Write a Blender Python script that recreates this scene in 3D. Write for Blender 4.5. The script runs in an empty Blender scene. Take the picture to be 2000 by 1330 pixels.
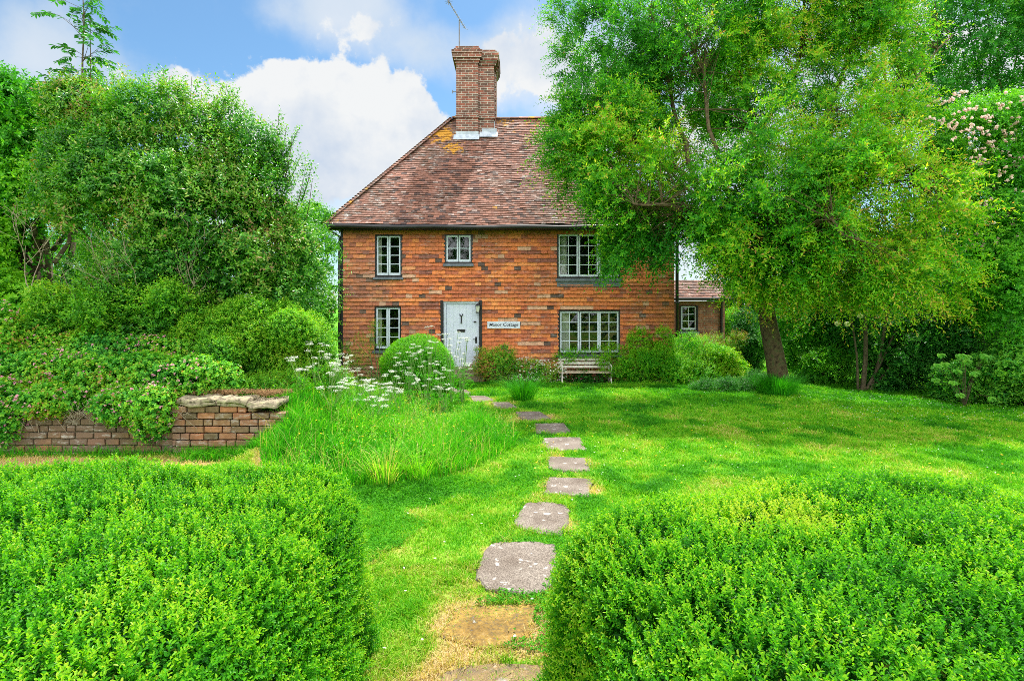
import bpy, math, random
import numpy as np
from mathutils import Vector

# ------------------------------------------------------------------ camera, sky, sun, exposure
sc = bpy.context.scene
COL = sc.collection
F, HZ, CH = 1050.0, 600.0, 2.0          # focal length (px of a 2000 px wide frame), horizon row, eye height
cam = bpy.data.objects.new("camera", bpy.data.cameras.new("camera"))
COL.objects.link(cam)
cam.data.sensor_width = 36; cam.data.lens = 36 * F / 2000
cam.data.shift_y = -(665 - HZ) / 2000
cam.data.clip_end = 3000
cam.location = (0, 0, CH); cam.rotation_euler = (math.radians(90), 0, 0)
sc.camera = cam

SUN_EL, SUN_AZ = 63.0, 27.0              # azimuth measured from +Y (behind the house) towards +X
sl = bpy.data.lights.new("sun", 'SUN'); sl.energy = 5.0; sl.angle = math.radians(0.55); sl.color = (1, .95, .86)
so = bpy.data.objects.new("sun", sl); COL.objects.link(so)
a, e = math.radians(SUN_AZ), math.radians(SUN_EL)
SD = Vector((math.sin(a) * math.cos(e), math.cos(a) * math.cos(e), math.sin(e)))
so.rotation_euler = SD.to_track_quat('Z', 'Y').to_euler()
so.location = SD * 60

sc.view_settings.view_transform = 'Standard'; sc.view_settings.look = 'None'
sc.view_settings.exposure = 0.85; sc.view_settings.gamma = 1
sc.cycles.max_bounces = 6; sc.cycles.diffuse_bounces = 2; sc.cycles.glossy_bounces = 2
sc.cycles.transmission_bounces = 4; sc.cycles.transparent_max_bounces = 6
sc.cycles.caustics_reflective = False; sc.cycles.caustics_refractive = False
sc.cycles.use_denoising = False; sc.cycles.filter_width = 0.85


class NT:
    """small helper for node graphs"""
    def __init__(s, tree): s.t = tree; s.n = tree.nodes; s.l = tree.links
    def new(s, typ, **kw):
        n = s.n.new(typ)
        for k, v in kw.items():
            if k.startswith('i_'):
                n.inputs[k[2:].replace('_', ' ')].default_value = v
            else: setattr(n, k, v)
        return n
    def link(s, a, b): s.l.new(a, b)
    def math(s, op, a, b=None, clamp=False):
        n = s.n.new('ShaderNodeMath'); n.operation = op; n.use_clamp = clamp
        for i, v in enumerate((a, b)):
            if v is None: continue
            if isinstance(v, (int, float)): n.inputs[i].default_value = v
            else: s.l.new(v, n.inputs[i])
        return n.outputs[0]
    def mix(s, fac, a, b, mode='MIX'):
        n = s.n.new('ShaderNodeMix'); n.data_type = 'RGBA'; n.blend_type = mode
        for sock, v in ((n.inputs[0], fac), (n.inputs[6], a), (n.inputs[7], b)):
            if isinstance(v, (int, float)): sock.default_value = v
            elif isinstance(v, tuple): sock.default_value = (v + (1,))[:4]
            else: s.l.new(v, sock)
        return n.outputs[2]
    def ramp(s, fac, stops, interp='LINEAR'):
        n = s.n.new('ShaderNodeValToRGB'); n.color_ramp.interpolation = interp
        els = n.color_ramp.elements
        while len(els) < len(stops): els.new(.5)
        for el, (p, c) in zip(els, stops):
            el.position = p; el.color = (tuple(c) + (1,))[:4] if not isinstance(c, (int, float)) else (c, c, c, 1)
        if fac is not None: s.l.new(fac, n.inputs[0])
        return n.outputs[0]
    def smooth(s, v, lo, hi):
        n = s.n.new('ShaderNodeMapRange'); n.interpolation_type = 'SMOOTHSTEP'
        s.l.new(v, n.inputs[0]); n.inputs[1].default_value = lo; n.inputs[2].default_value = hi
        return n.outputs[0]


world = bpy.data.worlds.new("World"); sc.world = world; world.use_nodes = True
w = NT(world.node_tree); w.n.clear()
sky = w.new('ShaderNodeTexSky', sky_type='NISHITA', sun_disc=False)
sky.sun_elevation = e; sky.sun_rotation = a; sky.altitude = 50; sky.air_density = 1.0; sky.dust_density = 0.6; sky.ozone_density = 2.0
tc = w.new('ShaderNodeTexCoord')
sep = w.new('ShaderNodeSeparateXYZ'); w.link(tc.outputs['Generated'], sep.inputs[0])
ymax = w.math('MAXIMUM', sep.outputs[1], 0.03)
U = w.math('DIVIDE', sep.outputs[0], ymax); V = w.math('DIVIDE', sep.outputs[2], ymax)
front = w.smooth(sep.outputs[1], 0.03, 0.25)
# clouds: noise warped, plus cloud banks in fixed compass directions (u = x/y, v = z/y)
nz = w.new('ShaderNodeTexNoise'); nz.inputs['Scale'].default_value = 3.2; nz.inputs['Detail'].default_value = 9; nz.inputs['Roughness'].default_value = .56
w.link(tc.outputs['Generated'], nz.inputs['Vector'])
nz2 = w.new('ShaderNodeTexNoise'); nz2.inputs['Scale'].default_value = 7.0; nz2.inputs['Detail'].default_value = 7; nz2.inputs['Roughness'].default_value = .55
w.link(tc.outputs['Generated'], nz2.inputs['Vector'])
CUM = [(650, 225, 150, 105, 1.25), (790, 270, 110, 85, 1.15), (560, 190, 75, 75, .8), (600, 340, 190, 85, .75), (740, 180, 110, 45, .6), (1105, 140, 75, 80, .95), (1040, 110, 60, 45, .6), (960, 80, 40, 25, .4), (720, 55, 90, 35, .6),
       (300, 150, 110, 32, .55), (420, 190, 90, 40, .6), (1900, 170, 200, 200, .9), (1400, 250, 200, 300, .8)]
SOFT = [(690, 40, 130, 80, .95), (600, 10, 110, 40, .5), (1010, 100, 120, 70, .75), (1140, 180, 110, 120, .6), (110, 120, 200, 70, .8), (40, 20, 130, 90, .55), (500, 410, 300, 90, .9), (830, 110, 80, 60, .55),
        (1400, 100, 260, 260, .9), (1850, 150, 300, 250, 1.0), (960, 160, 60, 60, .35), (1290, 560, 300, 200, .8), (350, 90, 150, 50, -.5), (900, 20, 70, 35, -.5)]
def bankf(L):
    tot = None
    for (bx, by, rx, ry, wt) in L:
        u0, v0 = (bx - 1000) / F, (HZ - by) / F
        du = w.math('DIVIDE', w.math('SUBTRACT', U, u0), rx / F); dv = w.math('DIVIDE', w.math('SUBTRACT', V, v0), ry / F)
        d2 = w.math('ADD', w.math('MULTIPLY', du, du), w.math('MULTIPLY', dv, dv))
        g = w.math('MULTIPLY', w.math('EXPONENT', w.math('MULTIPLY', d2, -1.0)), wt)
        tot = g if tot is None else w.math('ADD', tot, g)
    return w.math('MULTIPLY', tot, front)
nz4 = w.new('ShaderNodeTexNoise'); nz4.inputs['Scale'].default_value = 24; nz4.inputs['Detail'].default_value = 8; nz4.inputs['Roughness'].default_value = .6; w.link(tc.outputs['Generated'], nz4.inputs['Vector'])
n4c = w.math('SUBTRACT', nz4.outputs[0], .5)
n1c = w.math('SUBTRACT', nz.outputs[0], .5); n2c = w.math('SUBTRACT', nz2.outputs[0], .5)
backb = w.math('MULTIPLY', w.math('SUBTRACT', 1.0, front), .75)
ds = w.math('ADD', w.math('ADD', bankf(SOFT), backb), w.math('ADD', w.math('MULTIPLY', n1c, 1.9), w.math('ADD', w.math('MULTIPLY', n2c, 1.3), w.math('MULTIPLY', n4c, .5))))
soft = w.math('MULTIPLY', w.smooth(ds, .0, 1.05), .82)
dc = w.math('ADD', bankf(CUM), w.math('ADD', w.math('ADD', w.math('MULTIPLY', n1c, 1.3), w.math('MULTIPLY', n4c, 1.3)), w.math('MULTIPLY', n2c, 2.3)))
cum = w.smooth(dc, .42, .64)
nz3 = w.new('ShaderNodeTexNoise'); nz3.inputs['Scale'].default_value = 5.5; nz3.inputs['Detail'].default_value = 8; nz3.inputs['Roughness'].default_value = .5
mp3 = w.new('ShaderNodeMapping'); mp3.inputs['Location'].default_value = (3.1, .4, .03); w.link(tc.outputs['Generated'], mp3.inputs[0]); w.link(mp3.outputs[0], nz3.inputs['Vector'])
shade = w.math('ADD', w.math('MULTIPLY', w.smooth(V, .20, .40), .55), w.math('MULTIPLY', w.math('ADD', w.smooth(nz3.outputs[0], .38, .6), w.math('MULTIPLY', n4c, 1.6)), .6), True)
cumc = w.mix(shade, (3.1, 3.7, 4.6), (5.0, 5.1, 5.15))
softc = w.mix(w.smooth(nz3.outputs[0], .3, .7), (3.9, 4.4, 4.9), (5.0, 5.1, 5.2))
skyc = w.mix(1.0, sky.outputs[0], (.70, .93, .98), 'MULTIPLY')
final = w.mix(soft, skyc, softc)
final = w.mix(cum, final, cumc)
final = w.mix(w.smooth(w.math('MULTIPLY', sep.outputs[1], -1.0), -0.12, 0.2), final, (17.5, 17.3, 17.0))  # extra bright unseen sky behind the camera, added to light the facade
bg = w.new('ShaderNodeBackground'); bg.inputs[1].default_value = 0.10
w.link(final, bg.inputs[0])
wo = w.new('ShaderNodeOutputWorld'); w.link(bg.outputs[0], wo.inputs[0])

# ------------------------------------------------------------------ helpers
rng = np.random.default_rng(11)
random.seed(5)


def px(x, y, Y): return np.array([(x - 1000) / F * Y, Y, CH + (HZ - y) / F * Y])
def gpx(x, y):
    Y = CH * F / (y - HZ); return ((x - 1000) / F * Y, Y)
def sm(t): t = np.clip(t, 0, 1); return t * t * (3 - 2 * t)


_lat = np.random.default_rng(99).random((64, 64, 64))
def vnoise(P, scale, seed=0):
    P = np.asarray(P, float) * scale + seed * 7.31
    if P.shape[1] == 2: P = np.c_[P, np.full(len(P), seed * 1.7 + .3)]
    i = np.floor(P).astype(int); f = P - i; f = f * f * (3 - 2 * f)
    r = 0
    for dx in (0, 1):
        for dy in (0, 1):
            for dz in (0, 1):
                wgt = (f[:, 0] if dx else 1 - f[:, 0]) * (f[:, 1] if dy else 1 - f[:, 1]) * (f[:, 2] if dz else 1 - f[:, 2])
                r = r + wgt * _lat[(i[:, 0] + dx) & 63, (i[:, 1] + dy) & 63, (i[:, 2] + dz) & 63]
    return r
def fnoise(P, scale, seed=0): return .55 * vnoise(P, scale, seed) + .3 * vnoise(P, scale * 2.1, seed + 3) + .15 * vnoise(P, scale * 4.7, seed + 5)


def tag(o, label=None, cat=None, group=None, kind=None):
    if label: o['label'] = label
    if cat: o['category'] = cat
    if group: o['group'] = group
    if kind: o['kind'] = kind
    return o


def empty(name, loc, label, cat, group=None):
    o = bpy.data.objects.new(name, None); COL.objects.link(o); o.location = loc; o.empty_display_size = .2
    return tag(o, label, cat, group)


def link_mesh(name, me, mat, parent=None):
    o = bpy.data.objects.new(name, me); COL.objects.link(o)
    for m in (mat if isinstance(mat, (list, tuple)) else [mat]): me.materials.append(m)
    if parent is not None:
        o.parent = parent
        o.matrix_parent_inverse = parent_world(parent).inverted()
    return o


from mathutils import Matrix
def parent_world(p):
    m = Matrix.LocRotScale(p.location, p.rotation_euler, p.scale)
    if p.parent is not None: m = parent_world(p.parent) @ p.matrix_parent_inverse @ m
    return m


def mesh_np(name, V, Fc, mat, parent=None, t=None, smooth=False, midx=None):
    """V (n,3); Fc (m,k) uniform faces; t per-vertex float attribute"""
    V = np.ascontiguousarray(V, np.float32); Fc = np.ascontiguousarray(Fc, np.int32)
    me = bpy.data.meshes.new(name)
    m, k = Fc.shape
    me.vertices.add(len(V)); me.vertices.foreach_set('co', V.ravel())
    me.loops.add(m * k); me.loops.foreach_set('vertex_index', Fc.ravel())
    me.polygons.add(m); me.polygons.foreach_set('loop_start', np.arange(0, m * k, k, dtype=np.int32))
    me.polygons.foreach_set('use_smooth', np.full(m, smooth, bool))
    if midx is not None: me.polygons.foreach_set('material_index', np.asarray(midx, np.int32))
    if t is not None:
        at = me.attributes.new('t', 'FLOAT', 'POINT'); at.data.foreach_set('value', np.asarray(t, np.float32))
    me.update(calc_edges=True)
    return link_mesh(name, me, mat, parent)


class MB:
    """collects polygons into ONE mesh"""
    def __init__(s): s.v = []; s.f = []; s.t = []
    def add(s, vs, fs, t=0.5):
        b = len(s.v); s.v += [tuple(v) for v in vs]; s.f += [tuple(b + i for i in f) for f in fs]
        s.t += [t] * len(vs) if isinstance(t, (int, float)) else list(t)
    def box(s, x0, x1, y0, y1, z0, z1, t=0.5, bev=0.0, jit=0.0):
        if bev <= 0:
            vs = [(x, y, z) for x in (x0, x1) for y in (y0, y1) for z in (z0, z1)]
            fs = [(0, 1, 3, 2), (4, 6, 7, 5), (0, 4, 5, 1), (2, 3, 7, 6), (0, 2, 6, 4), (1, 5, 7, 3)]
        else:
            b = bev; vs = []; 
            # chamfered box: 24 verts
            X = (x0, x1); Y = (y0, y1); Z = (z0, z1); idx = {}
            for i in (0, 1):
                for j in (0, 1):
                    for k in (0, 1):
                        sx, sy, sz = (1 - 2 * i), (1 - 2 * j), (1 - 2 * k)
                        idx[(i, j, k, 0)] = len(vs); vs.append((X[i], Y[j] + sy * b, Z[k] + sz * b))
                        idx[(i, j, k, 1)] = len(vs); vs.append((X[i] + sx * b, Y[j], Z[k] + sz * b))
                        idx[(i, j, k, 2)] = len(vs); vs.append((X[i] + sx * b, Y[j] + sy * b, Z[k]))
            fs = []
            q = [(0, 0), (1, 0), (1, 1), (0, 1)]
            for i in (0, 1):
                fs.append([idx[(i, a_, b_, 0)] for a_, b_ in q]); fs.append([idx[(a_, i, b_, 1)] for a_, b_ in q]); fs.append([idx[(a_, b_, i, 2)] for a_, b_ in q])
            for p in (0, 1):
                for r in (0, 1):
                    fs.append([idx[(0, p, r, 1)], idx[(1, p, r, 1)], idx[(1, p, r, 2)], idx[(0, p, r, 2)]])
                    fs.append([idx[(p, 0, r, 0)], idx[(p, 1, r, 0)], idx[(p, 1, r, 2)], idx[(p, 0, r, 2)]])
                    fs.append([idx[(p, r, 0, 0)], idx[(p, r, 1, 0)], idx[(p, r, 1, 1)], idx[(p, r, 0, 1)]])
            for i in (0, 1):
                for j in (0, 1):
                    for k in (0, 1): fs.append([idx[(i, j, k, 0)], idx[(i, j, k, 1)], idx[(i, j, k, 2)]])
        if jit: vs = [tuple(c + random.uniform(-jit, jit) for c in v) for v in vs]
        s.add(vs, fs, t)
    def tube(s, pts, rad, n=8, t=.5, cap=True):
        pts = [Vector(p) for p in pts]; m = len(pts)
        if isinstance(rad, (int, float)): rad = [rad] * m
        vs = []; up = Vector((0.13, 0.31, 1)).normalized()
        for i, p in enumerate(pts):
            d = (pts[min(i + 1, m - 1)] - pts[max(i - 1, 0)]).normalized()
            if abs(d.dot(up)) > .95: up = Vector((1, .2, .1)).normalized()
            a_ = d.cross(up).normalized(); b_ = d.cross(a_).normalized()
            for k in range(n):
                an = 2 * math.pi * k / n
                vs.append(p + (a_ * math.cos(an) + b_ * math.sin(an)) * rad[i])
        fs = [(i * n + k, i * n + (k + 1) % n, (i + 1) * n + (k + 1) % n, (i + 1) * n + k) for i in range(m - 1) for k in range(n)]
        if cap: fs += [tuple(range(n))[::-1], tuple((m - 1) * n + k for k in range(n))]
        s.add(vs, fs, t)
    def disc(s, c, r, n, nrm='Y', th=0.01, t=.5):
        c = Vector(c); ax = {'Y': Vector((0, 1, 0)), 'Z': Vector((0, 0, 1)), 'X': Vector((1, 0, 0))}[nrm]
        s.tube([c - ax * th / 2, c + ax * th / 2], r, n, t)
    def prism(s, poly, z0, z1, t=.5):
        n = len(poly)
        vs = [(x, y, z0) for x, y in poly] + [(x, y, z1) for x, y in poly]
        s.add(vs, [tuple(range(n))[::-1], tuple(range(n, 2 * n))] + [(i, (i + 1) % n, n + (i + 1) % n, n + i) for i in range(n)], t)
    def build(s, name, mat, parent=None, smooth=False, bevel=0):
        me = bpy.data.meshes.new(name); me.from_pydata(s.v, [], s.f); me.update()
        if smooth: me.polygons.foreach_set('use_smooth', [True] * len(me.polygons))
        at = me.attributes.new('t', 'FLOAT', 'POINT'); at.data.foreach_set('value', np.asarray(s.t, np.float32))
        o = link_mesh(name, me, mat, parent)
        if bevel:
            b = o.modifiers.new('bevel', 'BEVEL'); b.width = bevel; b.segments = 2; b.limit_method = 'ANGLE'
        return o


# ------------------------------------------------------------------ materials
def principled(m, rough=.6, spec=.4):
    nt = NT(m.node_tree); nt.n.clear()
    p = nt.new('ShaderNodeBsdfPrincipled'); p.inputs['Roughness'].default_value = rough
    p.inputs['Specular IOR Level'].default_value = spec
    o = nt.new('ShaderNodeOutputMaterial'); nt.link(p.outputs[0], o.inputs[0])
    return nt, p, o


def M(name): m = bpy.data.materials.new(name); m.use_nodes = True; return m


def leaf_mat(name, stops, trans=.32, rough=.42, spec=.2, tcol=(1.35, 1.35, .45)):
    m = M(name); nt, p, o = principled(m, rough, spec)
    at = nt.new('ShaderNodeAttribute', attribute_name='t')
    c = nt.ramp(at.outputs['Fac'], stops)
    nt.link(c, p.inputs['Base Color'])
    tr = nt.new('ShaderNodeBsdfTranslucent')
    nt.link(nt.mix(1.0, c, tcol, 'MULTIPLY'), tr.inputs[0])
    mx = nt.new('ShaderNodeMixShader'); mx.inputs[0].default_value = trans
    nt.link(p.outputs[0], mx.inputs[1]); nt.link(tr.outputs[0], mx.inputs[2]); nt.link(mx.outputs[0], o.inputs[0])
    return m


def noisy(name, c0, c1, scale=8, rough=.7, spec=.3, bump=.0, detail=6, bscale=None, c2=None):
    m = M(name); nt, p, o = principled(m, rough, spec)
    co = nt.new('ShaderNodeTexCoord')
    n = nt.new('ShaderNodeTexNoise'); n.inputs['Scale'].default_value = scale; n.inputs['Detail'].default_value = detail
    nt.link(co.outputs['Object'], n.inputs['Vector'])
    st = [(.3, c0), (.7, c1)] if c2 is None else [(.3, c0), (.52, c1), (.68, c2)]
    nt.link(nt.ramp(n.outputs[0], st), p.inputs['Base Color'])
    if bump:
        n2 = nt.new('ShaderNodeTexNoise'); n2.inputs['Scale'].default_value = bscale or scale * 4; n2.inputs['Detail'].default_value = 5
        nt.link(co.outputs['Object'], n2.inputs['Vector'])
        b = nt.new('ShaderNodeBump'); b.inputs['Strength'].default_value = bump; b.inputs['Distance'].default_value = .02
        nt.link(n2.outputs[0], b.inputs['Height']); nt.link(b.outputs[0], p.inputs['Normal'])
    return m


# greens
G_box = leaf_mat("box_leaf", [(0, (.006, .08, .006)), (.35, (.030, .215, .007)), (.62, (.090, .37, .007)), (.85, (.26, .52, .010)), (1, (.40, .52, .04))], .5, .42, .22, (1.25, 1.3, .4))
G_ball = leaf_mat("topiary_leaf", [(0, (.02, .14, .010)), (.5, (.09, .38, .010)), (1, (.25, .54, .015))], .5)
G_tree = leaf_mat("tree_leaf", [(0, (.012, .11, .012)), (.35, (.035, .24, .014)), (.62, (.11, .39, .014)), (.86, (.32, .54, .02)), (.96, (.48, .44, .05)), (1, (.45, .26, .08))], .5)
G_far = leaf_mat("far_tree_leaf", [(0, (.012, .11, .018)), (.5, (.04, .26, .025)), (1, (.17, .42, .03))], .45)
G_dark = leaf_mat("dark_shrub_leaf", [(0, (.006, .06, .010)), (.5, (.020, .16, .018)), (1, (.09, .32, .03))], .38)
G_hol = leaf_mat("evergreen_shrub_leaf", [(0, (.010, .08, .010)), (.4, (.030, .20, .014)), (.7, (.12, .36, .022)), (.9, (.28, .42, .07)), (1, (.36, .24, .12))], .4, .38, .4)
G_brt = leaf_mat("bright_tree_leaf", [(0, (.015, .13, .014)), (.5, (.06, .32, .016)), (1, (.22, .52, .02))], .48)
G_mnd = leaf_mat("privet_leaf", [(0, (.018, .12, .014)), (.4, (.05, .25, .018)), (.75, (.18, .46, .02)), (1, (.36, .50, .04))], .45)
G_ger = leaf_mat("cranesbill_leaf", [(0, (.015, .14, .022)), (.45, (.05, .30, .035)), (.78, (.19, .50, .03)), (.97, (.36, .50, .03)), (1, (.40, .20, .07))], .4)
G_bor = leaf_mat("border_leaf", [(0, (.018, .16, .014)), (.5, (.07, .37, .016)), (.85, (.24, .58, .015)), (1, (.34, .52, .04))], .48)
G_ash = leaf_mat("ash_leaf", [(0, (.02, .13, .03)), (1, (.06, .28, .05))], .4)
G_gra = leaf_mat("grass_blade", [(0, (.03, .20, .008)), (.35, (.09, .37, .010)), (.6, (.22, .46, .018)), (.8, (.46, .46, .12)), (1, (.62, .48, .25))], .45, .6, .12, (1.3, 1.25, .5))
G_mea = leaf_mat("long_grass_blade", [(0, (.02, .20, .008)), (.5, (.07, .40, .010)), (.8, (.20, .50, .02)), (.93, (.42, .46, .10)), (1, (.52, .42, .2))], .45, .6, .12)
W_pet = leaf_mat("white_petal", [(0, (.62, .66, .52)), (1, (.85, .86, .82))], .3, .6, .2, (1, 1, 1))
P_pet = leaf_mat("pink_petal", [(0, (.55, .18, .30)), (1, (.80, .45, .52))], .3, .6, .2, (1, .8, .9))
R_pet = leaf_mat("rose_petal", [(0, (.72, .42, .38)), (1, (.86, .78, .72))], .3, .6, .2, (1, .9, .9))
Y_pet = leaf_mat("yellow_petal", [(0, (.80, .55, .02)), (1, (.85, .62, .03))], .2, .6, .2, (1, 1, .4))
K_brown = leaf_mat("dry_moss", [(0, (.16, .09, .04)), (1, (.36, .22, .11))], .15, .8, .1, (1, 1, 1))
bark = noisy("bark", (.025, .020, .013), (.10, .078, .042), 11, .9, .1, 1.0, 9, 34, (.06, .08, .03))
twig = noisy("grey_twig", (.18, .14, .10), (.38, .32, .25), 20, .8, .2)
dtwig = noisy("brown_twig", (.05, .04, .025), (.14, .11, .07), 20, .8, .2)
stemg = noisy("green_stem", (.10, .24, .05), (.22, .30, .10), 20, .7, .2)


def tile_mat(name, ramp_stops, lichen=None, grime=.35, white=.0):
    """hung or roof clay tiles: each tile is an island with its own tone (attribute t), plus stains and lichen"""
    m = M(name); nt, p, o = principled(m, .78, .22)
    at = nt.new('ShaderNodeAttribute', attribute_name='t')
    base = nt.ramp(at.outputs['Fac'], ramp_stops)
    co = nt.new('ShaderNodeTexCoord')
    n = nt.new('ShaderNodeTexNoise'); n.inputs['Scale'].default_value = 14; n.inputs['Detail'].default_value = 7; n.inputs['Roughness'].default_value = .65
    nt.link(co.outputs['Object'], n.inputs['Vector'])
    f1 = nt.ramp(n.outputs[0], [(.3, (.62, .58, .56)), (.6, (1.06, 1.03, 1.0))])
    base = nt.mix(1.0, base, f1, 'MULTIPLY')
    big = nt.new('ShaderNodeTexNoise'); big.inputs['Scale'].default_value = .9; big.inputs['Detail'].default_value = 5
    nt.link(co.outputs['Object'], big.inputs['Vector'])
    base = nt.mix(nt.math('MULTIPLY', nt.smooth(big.outputs[0], .48, .66), grime), base, (.16, .11, .085))
    if name == "hung_tile":      # yellow-olive lichen band under the eaves, green-brown damp at the foot, pale bloom on the left
        sp = nt.new('ShaderNodeSeparateXYZ'); nt.link(co.outputs['Object'], sp.inputs[0])
        zz = nt.math('ADD', sp.outputs[2], nt.math('MULTIPLY', nt.math('SUBTRACT', n.outputs[0], .5), .5))
        base = nt.mix(nt.math('MULTIPLY', nt.smooth(zz, 3.98, 4.3), .62), base, (.26, .15, .03))
        base = nt.mix(nt.math('MULTIPLY', nt.smooth(nt.math('MULTIPLY', zz, -1.0), -.95, -.1), .5), base, (.16, .11, .05))
        lf = nt.smooth(nt.math('ADD', nt.math('MULTIPLY', sp.outputs[0], -1.0), nt.math('MULTIPLY', big.outputs[0], 3.0)), 3.6, 6.2)
        base = nt.mix(nt.math('MULTIPLY', lf, .30), base, (.30, .19, .14))
        rt = nt.smooth(nt.math('ADD', sp.outputs[0], nt.math('MULTIPLY', big.outputs[0], 2.0)), 4.2, 5.8)
        base = nt.mix(nt.math('MULTIPLY', rt, .38), base, (.24, .13, .045))
    if white:
        n3 = nt.new('ShaderNodeTexNoise'); n3.inputs['Scale'].default_value = 9; n3.inputs['Detail'].default_value = 9; n3.inputs['Roughness'].default_value = .75
        mp = nt.new('ShaderNodeMapping'); mp.inputs['Scale'].default_value = (.55, 1, 1.6)
        nt.link(co.outputs['Object'], mp.inputs[0]); nt.link(mp.outputs[0], n3.inputs['Vector'])
        zone = nt.smooth(big.outputs[0], .38, .62)
        nt_f = nt.math('MULTIPLY', nt.smooth(n3.outputs[0], .52, .66), nt.math('ADD', nt.math('MULTIPLY', zone, white), .15))
        base = nt.mix(nt_f, base, (.52, .50, .48))
    if lichen:
        mu = nt.new('ShaderNodeAttribute', attribute_name='lichen')
        n4 = nt.new('ShaderNodeTexNoise'); n4.inputs['Scale'].default_value = 5; n4.inputs['Detail'].default_value = 8; n4.inputs['Roughness'].default_value = .65
        nt.link(co.outputs['Object'], n4.inputs['Vector'])
        s_ = nt.math('ADD', nt.math('MULTIPLY', mu.outputs['Fac'], .42), n4.outputs[0])
        base = nt.mix(nt.smooth(s_, .80, .90), base, lichen)
    nt.link(base, p.inputs['Base Color'])
    b = nt.new('ShaderNodeBump'); b.inputs['Strength'].default_value = .5; b.inputs['Distance'].default_value = .01
    nt.link(n.outputs[0], b.inputs['Height']); nt.link(b.outputs[0], p.inputs['Normal'])
    return m


T_wall = tile_mat("hung_tile", [(0, (.10, .075, .065)), (.07, (.14, .09, .075)), (.11, (.26, .10, .075)), (.35, (.52, .155, .075)), (.62, (.76, .24, .08)), (.86, (.86, .34, .11)), (1, (.66, .40, .27))], None, .30, .22)
T_roof = tile_mat("roof_tile", [(0, (.09, .06, .058)), (.25, (.15, .078, .062)), (.55, (.23, .115, .088)), (.8, (.32, .155, .115)), (1, (.33, .25, .23))], (.50, .25, .035), .5, .85)


def brick_mat(name, c1, c2, mortar, sx=.235, sz=.078, rough=.85, scale_noise=5):
    m = M(name); nt, p, o = principled(m, rough, .2)
    co = nt.new('ShaderNodeTexCoord'); s = nt.new('ShaderNodeSeparateXYZ'); nt.link(co.outputs['Object'], s.inputs[0])
    u = nt.math('ADD', s.outputs[0], s.outputs[1]); cb = nt.new('ShaderNodeCombineXYZ')
    nt.link(u, cb.inputs[0]); nt.link(s.outputs[2], cb.inputs[1])
    b = nt.new('ShaderNodeTexBrick'); nt.link(cb.outputs[0], b.inputs['Vector'])
    b.inputs['Scale'].default_value = 1; b.inputs['Brick Width'].default_value = sx; b.inputs['Row Height'].default_value = sz
    b.inputs['Mortar Size'].default_value = .009; b.inputs['Mortar Smooth'].default_value = .3
    b.inputs['Color1'].default_value = c1 + (1,); b.inputs['Color2'].default_value = c2 + (1,); b.inputs['Mortar'].default_value = mortar + (1,); b.inputs['Bias'].default_value = 0
    n = nt.new('ShaderNodeTexNoise'); n.inputs['Scale'].default_value = scale_noise; n.inputs['Detail'].default_value = 8; n.inputs['Roughness'].default_value = .7
    nt.link(co.outputs['Object'], n.inputs['Vector'])
    c = nt.mix(1.0, b.outputs['Color'], nt.ramp(n.outputs[0], [(.3, (.45, .42, .42)), (.55, (1, 1, 1)), (.72, (1.35, 1.3, 1.25))]), 'MULTIPLY')
    nt.link(c, p.inputs['Base Color'])
    bp = nt.new('ShaderNodeBump'); bp.inputs['Strength'].default_value = .6; bp.inputs['Distance'].default_value = .012; bp.invert = True
    nt.link(b.outputs['Fac'], bp.inputs['Height']); nt.link(bp.outputs[0], p.inputs['Normal'])
    return m


B_chim = brick_mat("chimney_brick", (.30, .10, .07), (.12, .075, .06), (.46, .42, .37))
B_out = brick_mat("outbuilding_brick", (.40, .16, .09), (.28, .12, .08), (.36, .31, .25))
B_wall = tile_mat("garden_brick", [(0, (.10, .085, .05)), (.3, (.20, .135, .07)), (.6, (.31, .16, .085)), (.85, (.42, .17, .08)), (1, (.33, .27, .2))], None, .75, .5)
Stone = noisy("coping_stone", (.08, .068, .045), (.30, .255, .18), 20, .9, .15, .9, 9, 18, (.26, .26, .14))
Paint = noisy("pale_paint", (.60, .67, .84), (.68, .75, .88), 3, .45, .4)
Frame = noisy("window_paint", (.56, .65, .78), (.64, .73, .84), 5, .4, .4)
Black = noisy("black_paint", (.012, .012, .014), (.025, .025, .028), 6, .45, .4)
SillM = noisy("grey_sill", (.10, .12, .16), (.17, .20, .25), 6, .5, .4)
Lead = noisy("lead_flashing", (.26, .31, .38), (.46, .52, .60), 7, .5, .4, .3)
Bench = noisy("weathered_white_paint", (.62, .58, .52), (.84, .82, .78), 14, .6, .3)
BenchS = noisy("bare_bench_slat", (.34, .27, .19), (.55, .46, .36), 14, .7, .3)
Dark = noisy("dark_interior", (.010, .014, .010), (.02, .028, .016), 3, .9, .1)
Curt = noisy("curtain_cloth", (.50, .52, .46), (.66, .66, .60), 6, .9, .1)
Metal = noisy("aerial_metal", (.10, .10, .12), (.18, .18, .20), 8, .5, .4)
Soil = noisy("soil", (.05, .035, .02), (.13, .09, .05), 8, .95, .1, .8)

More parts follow.
